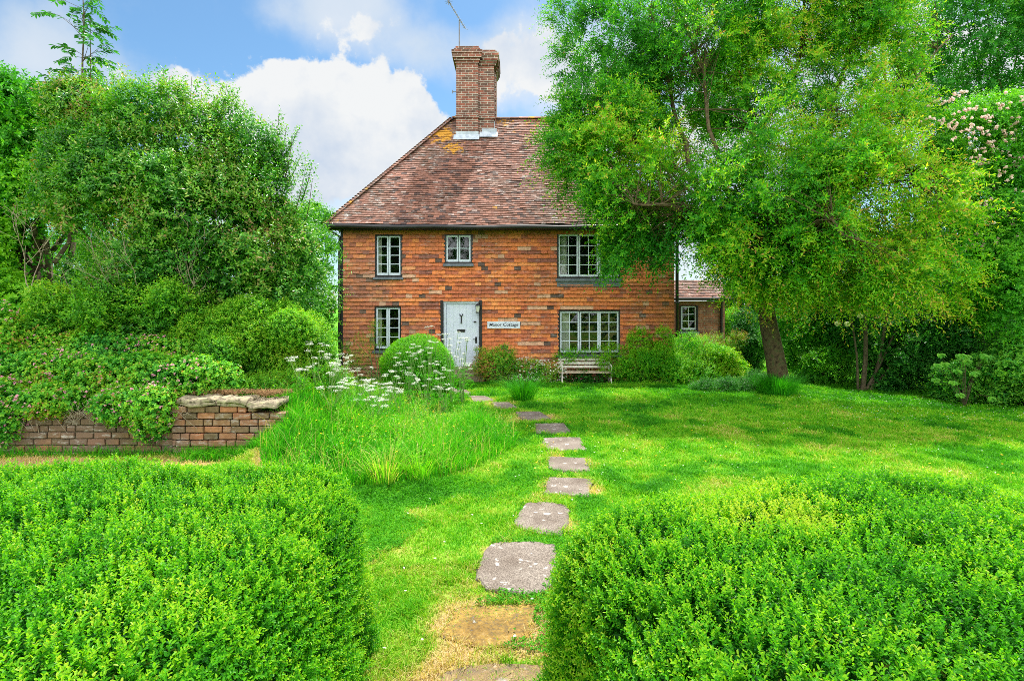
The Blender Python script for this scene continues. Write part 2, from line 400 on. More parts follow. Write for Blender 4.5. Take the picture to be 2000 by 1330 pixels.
Slab = M("path_slab"); nt, p, o = principled(Slab, .9, .2)
co = nt.new('ShaderNodeTexCoord')
n1 = nt.new('ShaderNodeTexNoise'); n1.inputs['Scale'].default_value = 120; n1.inputs['Detail'].default_value = 4
n2 = nt.new('ShaderNodeTexNoise'); n2.inputs['Scale'].default_value = 3.5; n2.inputs['Detail'].default_value = 7
n3 = nt.new('ShaderNodeTexNoise'); n3.inputs['Scale'].default_value = 11; n3.inputs['Detail'].default_value = 3
for q in (n1, n2, n3): nt.link(co.outputs['Object'], q.inputs['Vector'])
c = nt.ramp(n1.outputs[0], [(.3, (.075, .064, .055)), (.5, (.17, .145, .125)), (.7, (.29, .26, .225))])
c = nt.mix(1.0, c, nt.ramp(n2.outputs[0], [(.32, (.70, .64, .60)), (.62, (1.1, 1.08, 1.06))]), 'MULTIPLY')
c = nt.mix(nt.math('MULTIPLY', nt.smooth(n3.outputs[0], .63, .68), .6), c, (.50, .48, .45))
at = nt.new('ShaderNodeAttribute', attribute_name='t')
n5 = nt.new('ShaderNodeTexNoise'); n5.inputs['Scale'].default_value = 26; n5.inputs['Detail'].default_value = 9; n5.inputs['Roughness'].default_value = .7; nt.link(co.outputs['Object'], n5.inputs['Vector'])
mo = nt.ramp(n5.outputs[0], [(.34, (.07, .055, .025)), (.47, (.24, .15, .035)), (.6, (.42, .26, .05)), (.72, (.46, .38, .24))])
mo = nt.mix(1.0, mo, nt.ramp(n2.outputs[0], [(.35, (.55, .5, .5)), (.6, (1, 1, 1))]), 'MULTIPLY')
mo = nt.mix(nt.smooth(n1.outputs[0], .3, .7), nt.mix(.6, mo, (.2, .14, .06)), mo)
c = nt.mix(nt.math('MULTIPLY', at.outputs['Fac'], nt.smooth(n5.outputs[0], .30, .42)), c, mo)
nt.link(c, p.inputs['Base Color'])
bp = nt.new('ShaderNodeBump'); bp.inputs['Strength'].default_value = .7; bp.inputs['Distance'].default_value = .01
nt.link(n1.outputs[0], bp.inputs['Height']); nt.link(bp.outputs[0], p.inputs['Normal'])

Glass = M("window_glass"); nt = NT(Glass.node_tree); nt.n.clear()
gl = nt.new('ShaderNodeBsdfGlossy'); gl.inputs['Roughness'].default_value = .03; gl.inputs['Color'].default_value = (.9, .95, 1, 1)
tr = nt.new('ShaderNodeBsdfTransparent'); tr.inputs[0].default_value = (.82, .88, .84, 1)
mx = nt.new('ShaderNodeMixShader'); mx.inputs[0].default_value = .055
o = nt.new('ShaderNodeOutputMaterial')
nt.link(tr.outputs[0], mx.inputs[1]); nt.link(gl.outputs[0], mx.inputs[2]); nt.link(mx.outputs[0], o.inputs[0])

Ground = M("lawn_ground"); nt, p, o = principled(Ground, .95, .1)
at = nt.new('ShaderNodeAttribute', attribute_name='t'); co = nt.new('ShaderNodeTexCoord')
n1 = nt.new('ShaderNodeTexNoise'); n1.inputs['Scale'].default_value = 45; n1.inputs['Detail'].default_value = 6
nt.link(co.outputs['Object'], n1.inputs['Vector'])
v = nt.math('ADD', at.outputs['Fac'], nt.math('MULTIPLY', nt.math('SUBTRACT', n1.outputs[0], .5), .5))
c = nt.ramp(v, [(0, (.03, .14, .008)), (.35, (.08, .27, .012)), (.6, (.20, .34, .03)), (.8, (.30, .26, .08)), (1, (.38, .27, .14))])
nt.link(c, p.inputs['Base Color'])
bp = nt.new('ShaderNodeBump'); bp.inputs['Strength'].default_value = .8; bp.inputs['Distance'].default_value = .03
nt.link(n1.outputs[0], bp.inputs['Height']); nt.link(bp.outputs[0], p.inputs['Normal'])

# ------------------------------------------------------------------ terrain
STONES = [
    [(845, 1345), (862, 1312), (960, 1296), (1062, 1300), (1075, 1345)],
    [(885, 1190), (970, 1180), (1055, 1182), (1048, 1215), (1030, 1245), (990, 1265), (940, 1270), (858, 1242)],
    [(963, 1066), (1030, 1063), (1086, 1070), (1088, 1130), (1058, 1166), (1000, 1166), (950, 1158), (925, 1130), (938, 1092)],
    [(1022, 986), (1070, 984), (1108, 990), (1116, 1004), (1096, 1051), (1050, 1044), (1000, 1030)],
    [(1072, 934), (1158, 938), (1150, 973), (1062, 966)],
    [(1068, 893), (1146, 896), (1153, 921), (1100, 921), (1070, 915)],
    [(1058, 856), (1134, 855), (1143, 880), (1066, 880)],
    [(1040, 829), (1103, 828), (1120, 848), (1048, 848)],
    [(1006, 807), (1052, 806), (1078, 821), (1022, 823)],
    [(957, 788), (994, 788), (1012, 798), (970, 799)],
    [(914, 774), (948, 775), (966, 784), (926, 786)],
    [(880, 761), (910, 762), (926, 771), (888, 773)]]
STONES = [[gpx(x, y) for x, y in s] for s in STONES]
STC = np.array([np.mean(s, axis=0) for s in STONES])
PATCH = [(-3.45, 7.25), (-3.0, 6.45), (-2.4, 6.1), (-1.71, 5.95), (-.98, 6.1), (-.55, 6.5), (-.28, 7.0), (.02, 7.6), (.08, 8.2), (-.1, 8.8),
         (-1.0, 9.5), (-1.55, 10.3), (-1.9, 11.2), (-2.2, 12.0), (-3.2, 13.0), (-4.2, 12.0), (-4.0, 9), (-3.5, 7.6)]


def inpoly(P, poly):
    x, y = P[:, 0], P[:, 1]; r = np.zeros(len(P), bool); n = len(poly)
    for i in range(n):
        x0, y0 = poly[i]; x1, y1 = poly[(i + 1) % n]
        c = ((y0 > y) != (y1 > y)) & (x < (x1 - x0) * (y - y0) / (y1 - y0 + 1e-12) + x0)
        r ^= c
    return r


def gz(x, y):
    x = np.asarray(x, float); y = np.asarray(y, float)
    S = sm((-1.4 - .5 * np.maximum(0, y - 8) - x) / 2.2)
    H = .62 + .38 * sm((y - 7.6) / 2.4)
    back = H * S
    frontz = .5 * sm((y - 6.0) / 1.5) * sm((x + 3.7) / .8) * S
    wgt = sm((y - 7.42) / .16)
    z = frontz * (1 - wgt) + back * wgt
    z = z * (1 - sm((y - 26) / 10))
    drop = sm((y - 14.12) / .12) * sm((x + 1.3) / .3) * sm((5.6 - x) / .6)
    z = z - .15 * drop * (1 - sm((y - 24) / 8))
    P = np.c_[x.ravel(), y.ravel()]
    z = z + ((vnoise(P, .9, 4) - .5) * .03).reshape(x.shape) * (1 - sm((np.abs(x) - 20) / 10))
    return z


def lawn_t(P):
    """tone of the turf: 0 lush .. 1 bleached"""
    t = .49 + .58 * (fnoise(P, .9, 2) - .5) + .75 * (fnoise(P, 4, 6) - .5)
    near = sm((6.5 - P[:, 1]) / 3.0)                       # worn, drier turf round the lower path
    t = t + near * (.16 + .5 * (fnoise(P, 1.7, 17) - .5))
    strip = np.exp(-((P[:, 1] - 6.9) / .35) ** 2) * sm((-2.2 - P[:, 0]) / .8) * (.15 + .6 * fnoise(P, 1.1, 19))   # bleached strip under the wall
    t = t + strip
    d = np.min(np.hypot(P[:, None, 0] - STC[None, :, 0], P[:, None, 1] - STC[None, :, 1]) - .33, axis=1) if len(P) < 400000 else 1
    t = t + .36 * np.exp(-(np.maximum(d, 0) / .09) ** 2) * sm((fnoise(P, 2.3, 9) - .40) / .15)
    far = sm((P[:, 1] - 9.5) / 2.0)
    t = t - far * .17  # darker green of the shaded far lawn, painted into the turf tone
    # clover patches
    cl = sm((fnoise(P, 1.4, 12) - .56) / .08)
    t = t - cl * .28
    return np.clip(t, 0, 1)


def axis(lo, hi, step, far):
    core = np.arange(lo, hi + 1e-6, step); out = []
    d = step; x = hi
    while x < far: d *= 1.45; x += d; out.append(x)
    inn = []; d = step; x = lo
    while x > -far: d *= 1.45; x -= d; inn.append(x)
    return np.array(inn[::-1] + list(core) + out)


gx, gy = axis(-10, 13, .10, 900), axis(0.2, 20, .08, 900)
XX, YY = np.meshgrid(gx, gy)
ZZ = gz(XX, YY)
nx, ny = len(gx), len(gy)
idx = np.arange(nx * ny).reshape(ny, nx)
q = np.c_[idx[:-1, :-1].ravel(), idx[:-1, 1:].ravel(), idx[1:, 1:].ravel(), idx[1:, :-1].ravel()]
GP = np.c_[XX.ravel(), YY.ravel()]
gt = lawn_t(GP)
g = mesh_np("lawn", np.c_[GP, ZZ.ravel()], q, Ground, t=gt, smooth=True); tag(g, 'mown lawn around the cottage', kind='structure')

# ------------------------------------------------------------------ leaves and shoots
def nrm(A): return A / (np.linalg.norm(A, axis=1, keepdims=True) + 1e-9)
def rdir(n): return nrm(rng.normal(size=(n, 3)))


def leaf_geo(P, D, N, L, W, hexa=False, fold=.18):
    n = len(P); D = nrm(D); S = nrm(np.cross(D, N)); N = nrm(np.cross(S, D))
    L = np.broadcast_to(L, (n,))[:, None]; W = np.broadcast_to(W, (n,))[:, None]
    if not hexa:
        v = np.stack([P, P + D * L * .5 + S * W * .5 + N * W * fold, P + D * L, P + D * L * .5 - S * W * .5 + N * W * fold], 1)
        f = np.arange(n * 4).reshape(n, 4)
        return v.reshape(-1, 3), f, 4
    v = np.stack([P, P + D * L * .28 + S * W * .45 + N * W * fold, P + D * L * .72 + S * W * .42 + N * W * fold,
                  P + D * L - N * W * .1, P + D * L * .72 - S * W * .42 + N * W * fold, P + D * L * .28 - S * W * .45 + N * W * fold], 1)
    b = np.arange(n)[:, None] * 6
    f = np.concatenate([b + np.array([[0, 1, 2, 3]]), b + np.array([[0, 3, 4, 5]])], 0)
    return v.reshape(-1, 3), f, 6


def shoots(B, D, L, k, leafL, leafW, droop=0.0, spread=.8, tip=.25, tbase=None, hexa=False, tvar=.12, lvar=.25):
    """k leaves along each shoot -> verts, faces, t"""
    n = len(B); D = nrm(D); L = np.broadcast_to(L, (n,))
    s = ((np.arange(k) + .4) / k)[None, :] * np.ones((n, 1)) + rng.uniform(-.3, .3, (n, k)) / k
    a_ = nrm(np.cross(D, rdir(n))); b_ = nrm(np.cross(D, a_))
    ph = np.arange(k)[None, :] * 2.4 + rng.uniform(0, 6.28, (n, 1))
    pos = B[:, None] + D[:, None] * (L[:, None] * s)[..., None]
    pos[..., 2] -= droop * L[:, None] * s ** 2
    Ds = D[:, None] + np.array([0, 0, -2 * droop])[None, None] * s[..., None]
    Ds /= np.linalg.norm(Ds, axis=2, keepdims=True)
    rad = a_[:, None] * np.cos(ph)[..., None] + b_[:, None] * np.sin(ph)[..., None]
    LD = Ds * (1 - spread * (1 - .4 * s))[..., None] + rad * spread + rng.normal(size=(n, k, 3)) * .15
    NN = Ds * .6 - rad * .8 + np.array([0, 0, .5])
    tt = (tbase if tbase is not None else np.full(n, .4))[:, None] + tip * (s - .4) + rng.normal(size=(n, k)) * tvar
    lv = rng.uniform(1 - lvar, 1 + lvar, (n * k,)) * np.broadcast_to(1.0 - .25 * s, (n, k)).ravel()
    v, f, m = leaf_geo(pos.reshape(-1, 3), LD.reshape(-1, 3), NN.reshape(-1, 3), leafL * lv, leafW * lv, hexa)
    return v, f, np.repeat(np.clip(tt.ravel(), 0, 1), m)


def join(parts):
    V, Fc, T = [], [], []; b = 0
    for v, f, t in parts:
        V.append(v); Fc.append(f + b); T.append(t); b += len(v)
    return np.concatenate(V), np.concatenate(Fc), np.concatenate(T)


def lobe_px(x, y, Y, rx, ry, rd=None):
    c = px(x, y, Y); s = Y / F
    return (c, np.array([rx * s, (rd if rd is not None else .8 * (rx + ry) / 2 * s), ry * s]))


def sample_lobes(lobes, n, lo=.72, hi=1.0, cull=.62, rough=.18, camside=None):
    """points in the outer shell of a union of ellipsoids, and outward directions"""
    vol = np.array([(r[0] * r[1] + r[0] * r[2] + r[1] * r[2]) for _, r in lobes]); pr = vol / vol.sum()
    P = np.zeros((0, 3)); O = np.zeros((0, 3)); it = 0
    while len(P) < n and it < 12:
        it += 1
        k = rng.choice(len(lobes), size=int(n * 1.8), p=pr)
        C = np.array([lobes[i][0] for i in range(len(lobes))])[k]; R = np.array([lobes[i][1] for i in range(len(lobes))])[k]
        d = rdir(len(k)); rr = lo + (hi - lo) * rng.random(len(k)) ** .6
        pn = C + d * R
        rr = rr * (1 + rough * (fnoise(pn, 1.1, 21) - .5) * 2 + rough * .5 * (vnoise(pn, 3.2, 22) - .5) * 2)
        p = C + d * R * rr[:, None]
        ok = np.ones(len(k), bool)
        for i, (c, r) in enumerate(lobes):
            dd = np.linalg.norm((p - c) / r, axis=1)
            ok &= ~((dd < cull) & (k != i))
        if camside is not None: ok &= d[:, 1] < camside
        P = np.r_[P, p[ok]]; O = np.r_[O, nrm(d / R)[ok]]
    return P[:n], O[:n]


def foliage(name, lobes, n, k, sl, leafL, leafW, mat, parent, droop=.2, up=.5, spread=.8, tip=.25, t0=.4, tn=.5, hexa=False,
            lo=.7, hi=1.0, cull=.62, rough=.18, camside=None, ground=None, inner=0, innerL=None, nscale=.8, kindt=None, gap=None):
    P, O = sample_lobes(lobes, n, lo, hi, cull, rough, camside)
    if gap is not None: m_ = gap(P); P, O = P[m_], O[m_]
    if ground is not None: m_ = P[:, 2] > ground; P, O = P[m_], O[m_]
    m_ = P[:, 2] > gz(P[:, 0], P[:, 1]) + .01; P, O = P[m_], O[m_]
    D = nrm(O + np.array([0, 0, up]) + rng.normal(size=P.shape) * .45)
    tb = t0 + tn * (fnoise(P, nscale, 31) - .5) * 1.6 + rng.normal(size=len(P)) * .06
    L = sl * rng.uniform(.6, 1.3, len(P))
    parts = [shoots(P, D, L, k, leafL, leafW, droop, spread, tip, tb, hexa)]
    if inner:
        P2, O2 = sample_lobes(lobes, inner, .35, .72, .0, .1, camside)
        if gap is not None: m_ = gap(P2); P2, O2 = P2[m_], O2[m_]
        m_ = P2[:, 2] > gz(P2[:, 0], P2[:, 1]); P2, O2 = P2[m_], O2[m_]
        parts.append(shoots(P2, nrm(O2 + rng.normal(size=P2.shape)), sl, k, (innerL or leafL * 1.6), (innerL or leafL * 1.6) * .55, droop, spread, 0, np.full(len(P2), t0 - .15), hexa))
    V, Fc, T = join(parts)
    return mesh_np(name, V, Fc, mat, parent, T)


def sublobes(lobes, m, f=.42, seed=1, dmax=None):
    R_ = np.random.default_rng(seed); out = []
    for c, r in lobes:
        out.append((c, r * .86))
        for _ in range(m):
            d = R_.normal(size=3); d[1] = -abs(d[1]) * .9; d[2] = d[2] * .8 + .25; d /= np.linalg.norm(d); s_ = f * R_.uniform(.6, 1.15)
            rr = r.mean() * s_ * np.array([1, 1, R_.uniform(.7, 1.2)])
            out.append((c + d * r * R_.uniform(.72, .98), rr))
    return out


def stems(mb, base, lobes, n, r0=.05, seed=1, wob=.15, seg=6, inside=.6):
    """branches from a base point out into the lobes"""
    R = random.Random(seed)
    for i in range(n):
        c, r = lobes[i % len(lobes)]
        d = np.array([R.gauss(0, 1) for _ in range(3)]); d /= np.linalg.norm(d)
        end = c + d * r * inside
        b = np.array(base) + np.array([R.uniform(-.15, .15), R.uniform(-.1, .1), 0])
        pts = []
        for j in range(seg + 1):
            s_ = j / seg
            p_ = b * (1 - s_) + end * s_ + np.array([R.gauss(0, wob), R.gauss(0, wob), R.gauss(0, wob * .5)]) * math.sin(math.pi * s_) * .6
            p_[2] += .25 * math.sin(math.pi * s_) * (end[2] - b[2]) * .3
            pts.append(p_)
        mb.tube(pts, [r0 * (1 - .8 * j / seg) + .004 for j in range(seg + 1)], 6)


# ================================================================== COTTAGE
YF = 15.55; SC = F / YF
def fx(x): return (x - 1000) / SC
def fz(y): return CH + (HZ - y) / SC
XL, XR = fx(671), fx(1316)
Z_EAVE = fz(441)
cot = empty("cottage", ((XL + XR) / 2, YF, -.15), "two storey old cottage with orange hung tiles, steep mottled roof and pale blue front door", "house")
DEPTH = 5.9
# solid wall body behind the tiles, with real openings left in front
OPEN = [("w", 733, 785, 460, 541, 2, 1, 4), ("w", 869, 922, 459, 515, 2, 1, 2), ("w", 1088, 1211, 457, 544, 3, 2, 4), ("w", 1091, 1211, 607, 692, 3, 2, 4), ("w", 732, 784, 600, 684, 2, 1, 4)]
DOOR = (861, 941, 587, 720)
rects = [(fx(a_), fx(b_), fz(d_), fz(c_)) for _, a_, b_, c_, d_, *_r in OPEN] + [(fx(DOOR[0]), fx(DOOR[1]), fz(DOOR[3]), fz(DOOR[2]))]
mb = MB()
xs = sorted({XL, XR} | {r[0] for r in rects} | {r[1] for r in rects}); zs = sorted({-.3, Z_EAVE + .1} | {r[2] for r in rects} | {r[3] for r in rects})
for i in range(len(xs) - 1):
    for j in range(len(zs) - 1):
        cx, cz = (xs[i] + xs[i + 1]) / 2, (zs[j] + zs[j + 1]) / 2
        if any(r[0] < cx < r[1] and r[2] < cz < r[3] for r in rects): continue
        mb.add([(xs[i], YF + .03, zs[j]), (xs[i + 1], YF + .03, zs[j]), (xs[i + 1], YF + .03, zs[j + 1]), (xs[i], YF + .03, zs[j + 1])], [(0, 1, 2, 3)], .3)
for (x0, x1, z0, z1) in rects:      # reveals
    y0, y1 = YF + .03, YF + .22
    mb.add([(x0, y0, z0), (x0, y1, z0), (x0, y1, z1), (x0, y0, z1)], [(0, 1, 2, 3)], .2); mb.add([(x1, y0, z0), (x1, y1, z0), (x1, y1, z1), (x1, y0, z1)], [(0, 3, 2, 1)], .2)
    mb.add([(x0, y0, z1), (x1, y0, z1), (x1, y1, z1), (x0, y1, z1)], [(0, 1, 2, 3)], .2); mb.add([(x0, y0, z0), (x1, y0, z0), (x1, y1, z0), (x0, y1, z0)], [(0, 3, 2, 1)], .2)
Yb = YF + DEPTH
mb.add([(XL, YF + .03, -.3), (XL, Yb, -.3), (XL, Yb, Z_EAVE + .1), (XL, YF + .03, Z_EAVE + .1)], [(0, 1, 2, 3)], .4)
mb.add([(XR, YF + .03, -.3), (XR, Yb, -.3), (XR, Yb, Z_EAVE + .1), (XR, YF + .03, Z_EAVE + .1)], [(0, 3, 2, 1)], .4)
mb.add([(XL, Yb, -.3), (XR, Yb, -.3), (XR, Yb, Z_EAVE + .1), (XL, Yb, Z_EAVE + .1)], [(0, 1, 2, 3)], .4)
mb.add([(XL, YF + .03, Z_EAVE + .1), (XR, YF + .03, Z_EAVE + .1), (XR, Yb, Z_EAVE + .1), (XL, Yb, Z_EAVE + .1)], [(0, 1, 2, 3)], .4)
mb.build("wall", B_out, cot)


def tiles(name, org, uax, vax, nax, urange, vmax, mat, parent, gauge=.1, tw=.168, cut=(), dark=.08, lift=.024, wav=0.0, lichen=None, seed=3, tmul=1.0, zt=None, th=.012, run=0.):
    """courses of plain clay tiles as one mesh. urange(v) -> (u0,u1); cut = rects (u0,u1,v0,v1)"""
    R = random.Random(seed); org = np.array(org, float); uax, vax, nax = map(lambda q: np.array(q, float) / np.linalg.norm(q), (uax, vax, nax))
    V, T, Lc = [], [], []
    nrow = int(vmax / gauge) + 1
    for r in range(nrow):
        v0 = r * gauge; v1 = min(v0 + gauge * 1.35, vmax + .02)
        u0, u1 = urange(v0 + gauge * .5)
        if u1 - u0 < .05: continue
        iv = [(u0, u1)]
        for (a0, a1, b0, b1) in cut:
            if b0 - gauge * .55 < v0 < b1 - gauge * .35:
                new = []
                for (p0, p1) in iv:
                    if a1 <= p0 or a0 >= p1: new.append((p0, p1))
                    else:
                        if a0 > p0: new.append((p0, a0))
                        if a1 < p1: new.append((a1, p1))
                iv = new
        rowj = R.gauss(0, .004); off = (r % 2) * tw * .5
        rowt = R.gauss(0, .05)
        for (p0, p1) in iv:
            u = math.floor((p0 - off) / tw) * tw + off
            while u < p1:
                ua, ub = max(u, p0), min(u + tw - .004, p1); u += tw
                if ub - ua < .02: continue
                lf = lift + R.gauss(0, lift * .14); sk = R.gauss(0, .003); vv0 = v0 + rowj + R.gauss(0, .003)
                vt = v1
                for (a0, a1, b0, b1) in cut:      # tiles must not poke up into an opening
                    if ub > a0 + .001 and ua < a1 - .001 and b0 - gauge < vv0 < b0 + .001: vt = min(vt, b0)
                pts = []
                for (uu, vv, l1) in ((ua, vv0 + sk, lf), (ub, vv0 - sk, lf + R.gauss(0, .002)), (ub, vt, .004), (ua, vt, .004)):
                    wv = wav * math.sin(uu * .9 + 1.0) + wav * .6 * math.sin(uu * 2.3 + vv * 1.7) + wav * .35 * math.sin(uu * 5.1 - vv * 4)
                    pts.append(org + uax * uu + vax * vv + nax * (l1 + wv))
                top = pts; bot = [q_ - nax * th for q_ in pts]
                V += top + bot
                t_ = R.random() ** .9; keepc = R.random() < run and len(T) > 8
                t_ = T[-1] if keepc and T[-1] > .1 else .03 if R.random() < dark else (.12 + .78 * min(1, max(0, R.gauss(.5, .22) + rowt)))
                if R.random() < .02: t_ = 1.0
                T += [t_] * 8
                if lichen is not None:
                    Lc += [lichen((top[0] + top[2]) / 2)] * 8
    V = np.array(V); nT = len(V) // 8; b = np.arange(nT)[:, None] * 8
    fs = np.concatenate([b + np.array([q_]) for q_ in ([0, 1, 2, 3], [4, 5, 1, 0], [5, 6, 2, 1], [7, 4, 0, 3])], 0)
    o_ = mesh_np(name, V, fs, mat, parent, np.array(T))
    if lichen is not None:
        at_ = o_.data.attributes.new('lichen', 'FLOAT', 'POINT'); at_.data.foreach_set('value', np.array(Lc, np.float32))
    return o_


wall_bottom = -.12
cuts = [(r[0] - XL, r[1] - XL, r[2] - wall_bottom - .06, r[3] - wall_bottom) for r in rects[:-1]] + [(rects[-1][0] - XL, rects[-1][1] - XL, -1, rects[-1][3] - wall_bottom)]
tiles("tile_cladding", (XL, YF, wall_bottom), (1, 0, 0), (0, 0, 1), (0, -1, 0), lambda v: (0, XR - XL), Z_EAVE - wall_bottom + .02, T_wall, cot, gauge=.114, tw=.19, cut=cuts, dark=.045, run=.45, wav=.010, lift=.048, th=.024)

# roof: hipped, front eave at YE
YE = YF - .36; OV = .42; XE0, XE1 = fx(671) - OV, XR + OV
YR = YF + 2.85; ZR = CH + (HZ - 231) / F * YR; ZE = Z_EAVE - .02
slopeL = math.hypot(YR - YE, ZR - ZE); XR0 = (884 - 1000) / F * YR; hipin = XR0 - XE0; XR1 = XE1 - hipin - .3
roof_n = np.array([0, -(ZR - ZE), (YR - YE)]) / slopeL
vax = np.array([0, YR - YE, ZR - ZE]) / slopeL
W0 = XE1 - XE0
LIC = [(860, 262, 40, 1.1), (885, 290, 30, 1.0), (990, 238, 22, .9), (1040, 236, 30, .8), (1085, 238, 25, .8), (1010, 243, 20, .6), (830, 290, 16, .7), (765, 345, 10, .7), (720, 375, 12, .6), (655, 425, 28, .8), (690, 400, 12, .7), (960, 262, 16, .9), (965, 405, 8, .8), (740, 360, 10, .6), (1000, 258, 12, .6)]
def lich(p_):
    if p_[1] < 1: return 0
    X_, Y_ = 1000 + p_[0] / p_[1] * F, HZ - (p_[2] - CH) / p_[1] * F
    return max([.0] + [wt * math.exp(-(((X_ - a_) / r_) ** 2 + ((Y_ - b_) / (r_ * .7)) ** 2)) for a_, b_, r_, wt in LIC])
roof = tiles("roof", (XE0, YE, ZE), (1, 0, 0), vax, roof_n, lambda v: (hipin * v / slopeL, W0 - (XE1 - XR1) * v / slopeL), slopeL, T_roof, cot, gauge=.094, tw=.165, dark=.12, wav=.022, lichen=lich, seed=9, lift=.028)
# hip ends and rear slope
YEb = 2 * YR - YE
for sgn, X0, X1 in ((-1, XE0, XR0), (1, XE1, XR1)):
    dv = np.array([X1 - X0, 0, ZR - ZE]); Lh = np.linalg.norm(dv); dv = dv / Lh
    nn = np.array([sgn * (ZR - ZE), 0, abs(X1 - X0)]); half = (YEb - YE) / 2
    if sgn < 0: tiles("hip_slope", (X0, YEb, ZE), (0, -1, 0), dv, nn, lambda v, h=half, L=Lh: (h * v / L, 2 * h - h * v / L), Lh, T_roof, roof, gauge=.094, dark=.12, lichen=lich, seed=12)
    else: tiles("hip_slope", (X0, YE, ZE), (0, 1, 0), dv, nn, lambda v, h=half, L=Lh: (h * v / L, 2 * h - h * v / L), Lh, T_roof, roof, gauge=.094, dark=.12, lichen=lich, seed=13)
mb = MB()  # under-roof boarding closes the shape
e_ = .03
A_, B_, C_, D_ = (XE0 + e_, YE + e_, ZE - e_), (XE1 - e_, YE + e_, ZE - e_), (XE1 - e_, YEb - e_, ZE - e_), (XE0 + e_, YEb - e_, ZE - e_)
E_, F_ = (XR0, YR, ZR - .05), (XR1, YR, ZR - .05)
mb.add([A_, B_, C_, D_, E_, F_], [(0, 1, 5, 4), (1, 2, 5), (2, 3, 4, 5), (3, 0, 4), (0, 3, 2, 1)], .2)
mb.build("roof_boarding", Black, roof)
# ridge and bonnet hip tiles
mb = MB(); n = int((XR1 - XR0) / .30)
R = random.Random(4)
for i in range(n):
    x0 = XR0 + (XR1 - XR0) * i / n; x1 = XR0 + (XR1 - XR0) * (i + 1) / n
    zj = ZR + .0 + R.gauss(0, .005) - .035 * math.sin(math.pi * (i + .5) / n)
    pts = []
    for x in (x0 + .003, x1 + .012):
        for k in range(7):
            an = math.pi * k / 6; pts.append((x, YR - .11 * math.cos(an), zj - .02 + .085 * math.sin(an)))
    mb.add(pts, [(k, k + 1, 8 + k, 7 + k) for k in range(6)] + [tuple(range(7))[::-1], tuple(range(7, 14))], .3 + .5 * R.random())
ro = mb.build("ridge", T_roof, roof, smooth=False)
at_ = ro.data.attributes.new('lichen', 'FLOAT', 'POINT'); at_.data.foreach_set('value', np.array([.25 + .5 * (math.sin(v[0] * 3) > 0) for v in mb.v], np.float32))
mb = MB(); lcv = []
for (P0, P1) in (((XE0, YE, ZE), (XR0, YR, ZR)), ((XE1, YE, ZE), (XR1, YR, ZR))):
    mb = MB(); lcv = []
    P0, P1 = Vector(P0), Vector(P1); d = (P1 - P0); n = int(slopeL / .094); L_ = d.length; d.normalize()
    side = d.cross(Vector((0, 0, 1))).normalized(); upn = side.cross(d).normalized()
    for i in range(n):
        c0 = P0 + d * L_ * i / n; c1 = P0 + d * (L_ * (i + 1.5) / n)
        pts = []
        for c_, lft in ((c0, .085), (c1, .03)):
            for k in range(5):
                an = math.pi * k / 4; pts.append(c_ + side * (.12 * math.cos(an)) + upn * (lft * (.35 + .65 * math.sin(an))))
        pts2 = [q_ - upn * .016 for q_ in pts[:5]]
        mb.add(pts + pts2, [(k, k + 1, 6 + k, 5 + k) for k in range(4)] + [(k, 10 + k, 11 + k, k + 1) for k in range(4)], .2 + .6 * R.random())
        lcv += [.0 if R.random() < .5 else .6] * 15
    bo = mb.build("hip_tiles", T_roof, roof)
    at_ = bo.data.attributes.new('lichen', 'FLOAT', 'POINT'); at_.data.foreach_set('value', np.array(lcv, np.float32))

# chimney
chm = MB()
yc0 = YF + 2.21; k_ = yc0 / F
cxL, cxM = (891 - 1000) * k_, (934 - 1000) * k_
yc1 = yc0 + .09; cxR = (965 - 1000) * yc1 / F
zt = CH + (HZ - 124) * k_; zb = ZE + 1.8
yend = yc0 + 1.35
chm.box(cxL, cxM, yc0, yend, zb, zt)
chm.box(cxM, cxR, yc1, yend - .2, zb, zt - .02)
chm.box(cxR, cxR + .06, yc1 + .45, yend - .1, zb, zt - .04)
zbnd = CH + (HZ - 228) * k_
chm.box(cxL - .03, cxM + .03, yc0 - .03, yend, zbnd - .05, zbnd + .03)
chm.box(cxM + .03, cxR + .03, yc1 - .03, yend - .25, zbnd - .05, zbnd + .03)
ch = chm.build("chimney", B_chim, cot)
capm = MB()
steps = [(.035, 0, .075), (.07, .075, .15), (.115, .15, .30), (.14, .30, .40), (.07, .40, .475), (.02, .475, .53)]
for g_, z0, z1 in steps:
    capm.box(cxL - g_, cxM + g_, yc0 - g_, yend + g_, zt + z0, zt + z1 + (.03 if z1 > .5 else 0), jit=.004)
    z_off = -.05
    capm.box(cxM + g_ - .001, cxR + g_ + .03, yc1 - g_ - .002, yend - .1 + g_, zt + z0 + z_off, zt + z1 + z_off, jit=.004)
    capm.box(cxR + g_ + .031, cxR + .075 + g_ * .8, yc1 + .45 - g_, yend + g_ - .1, zt + z0 + z_off - .02, zt + z1 + z_off - .02, jit=.004)
capm.build("chimney_cap", B_chim, ch)
fl = MB()
def roofz(y): return ZE + (y - YE) * (ZR - ZE) / (YR - YE)
for (x0, x1, y0) in ((cxL - .08, cxM + .04, yc0), (cxM + .045, cxR + .12, yc1)):
    ya = y0 - .17
    fl.add([(x0, ya, roofz(ya) + .06), (x1, ya, roofz(ya) + .06), (x1, y0 - .012, roofz(y0) + .05), (x0, y0 - .012, roofz(y0) + .05)], [(0, 1, 2, 3)])
    fl.box(x0 + .07, x1 - .03, y0 - .012, y0 + .01, roofz(y0) - .1, roofz(y0) + .16)
fl.box(cxL - .012, cxL + .01, yc0 + .05, yc0 + .55, roofz(yc0) - .1, roofz(yc0) + .28)
fl.box(cxR - .01, cxR + .012, yc1, yc1 + .44, roofz(yc1) - .1, roofz(yc1) + .42)
fl.build("flashing", Lead, ch)
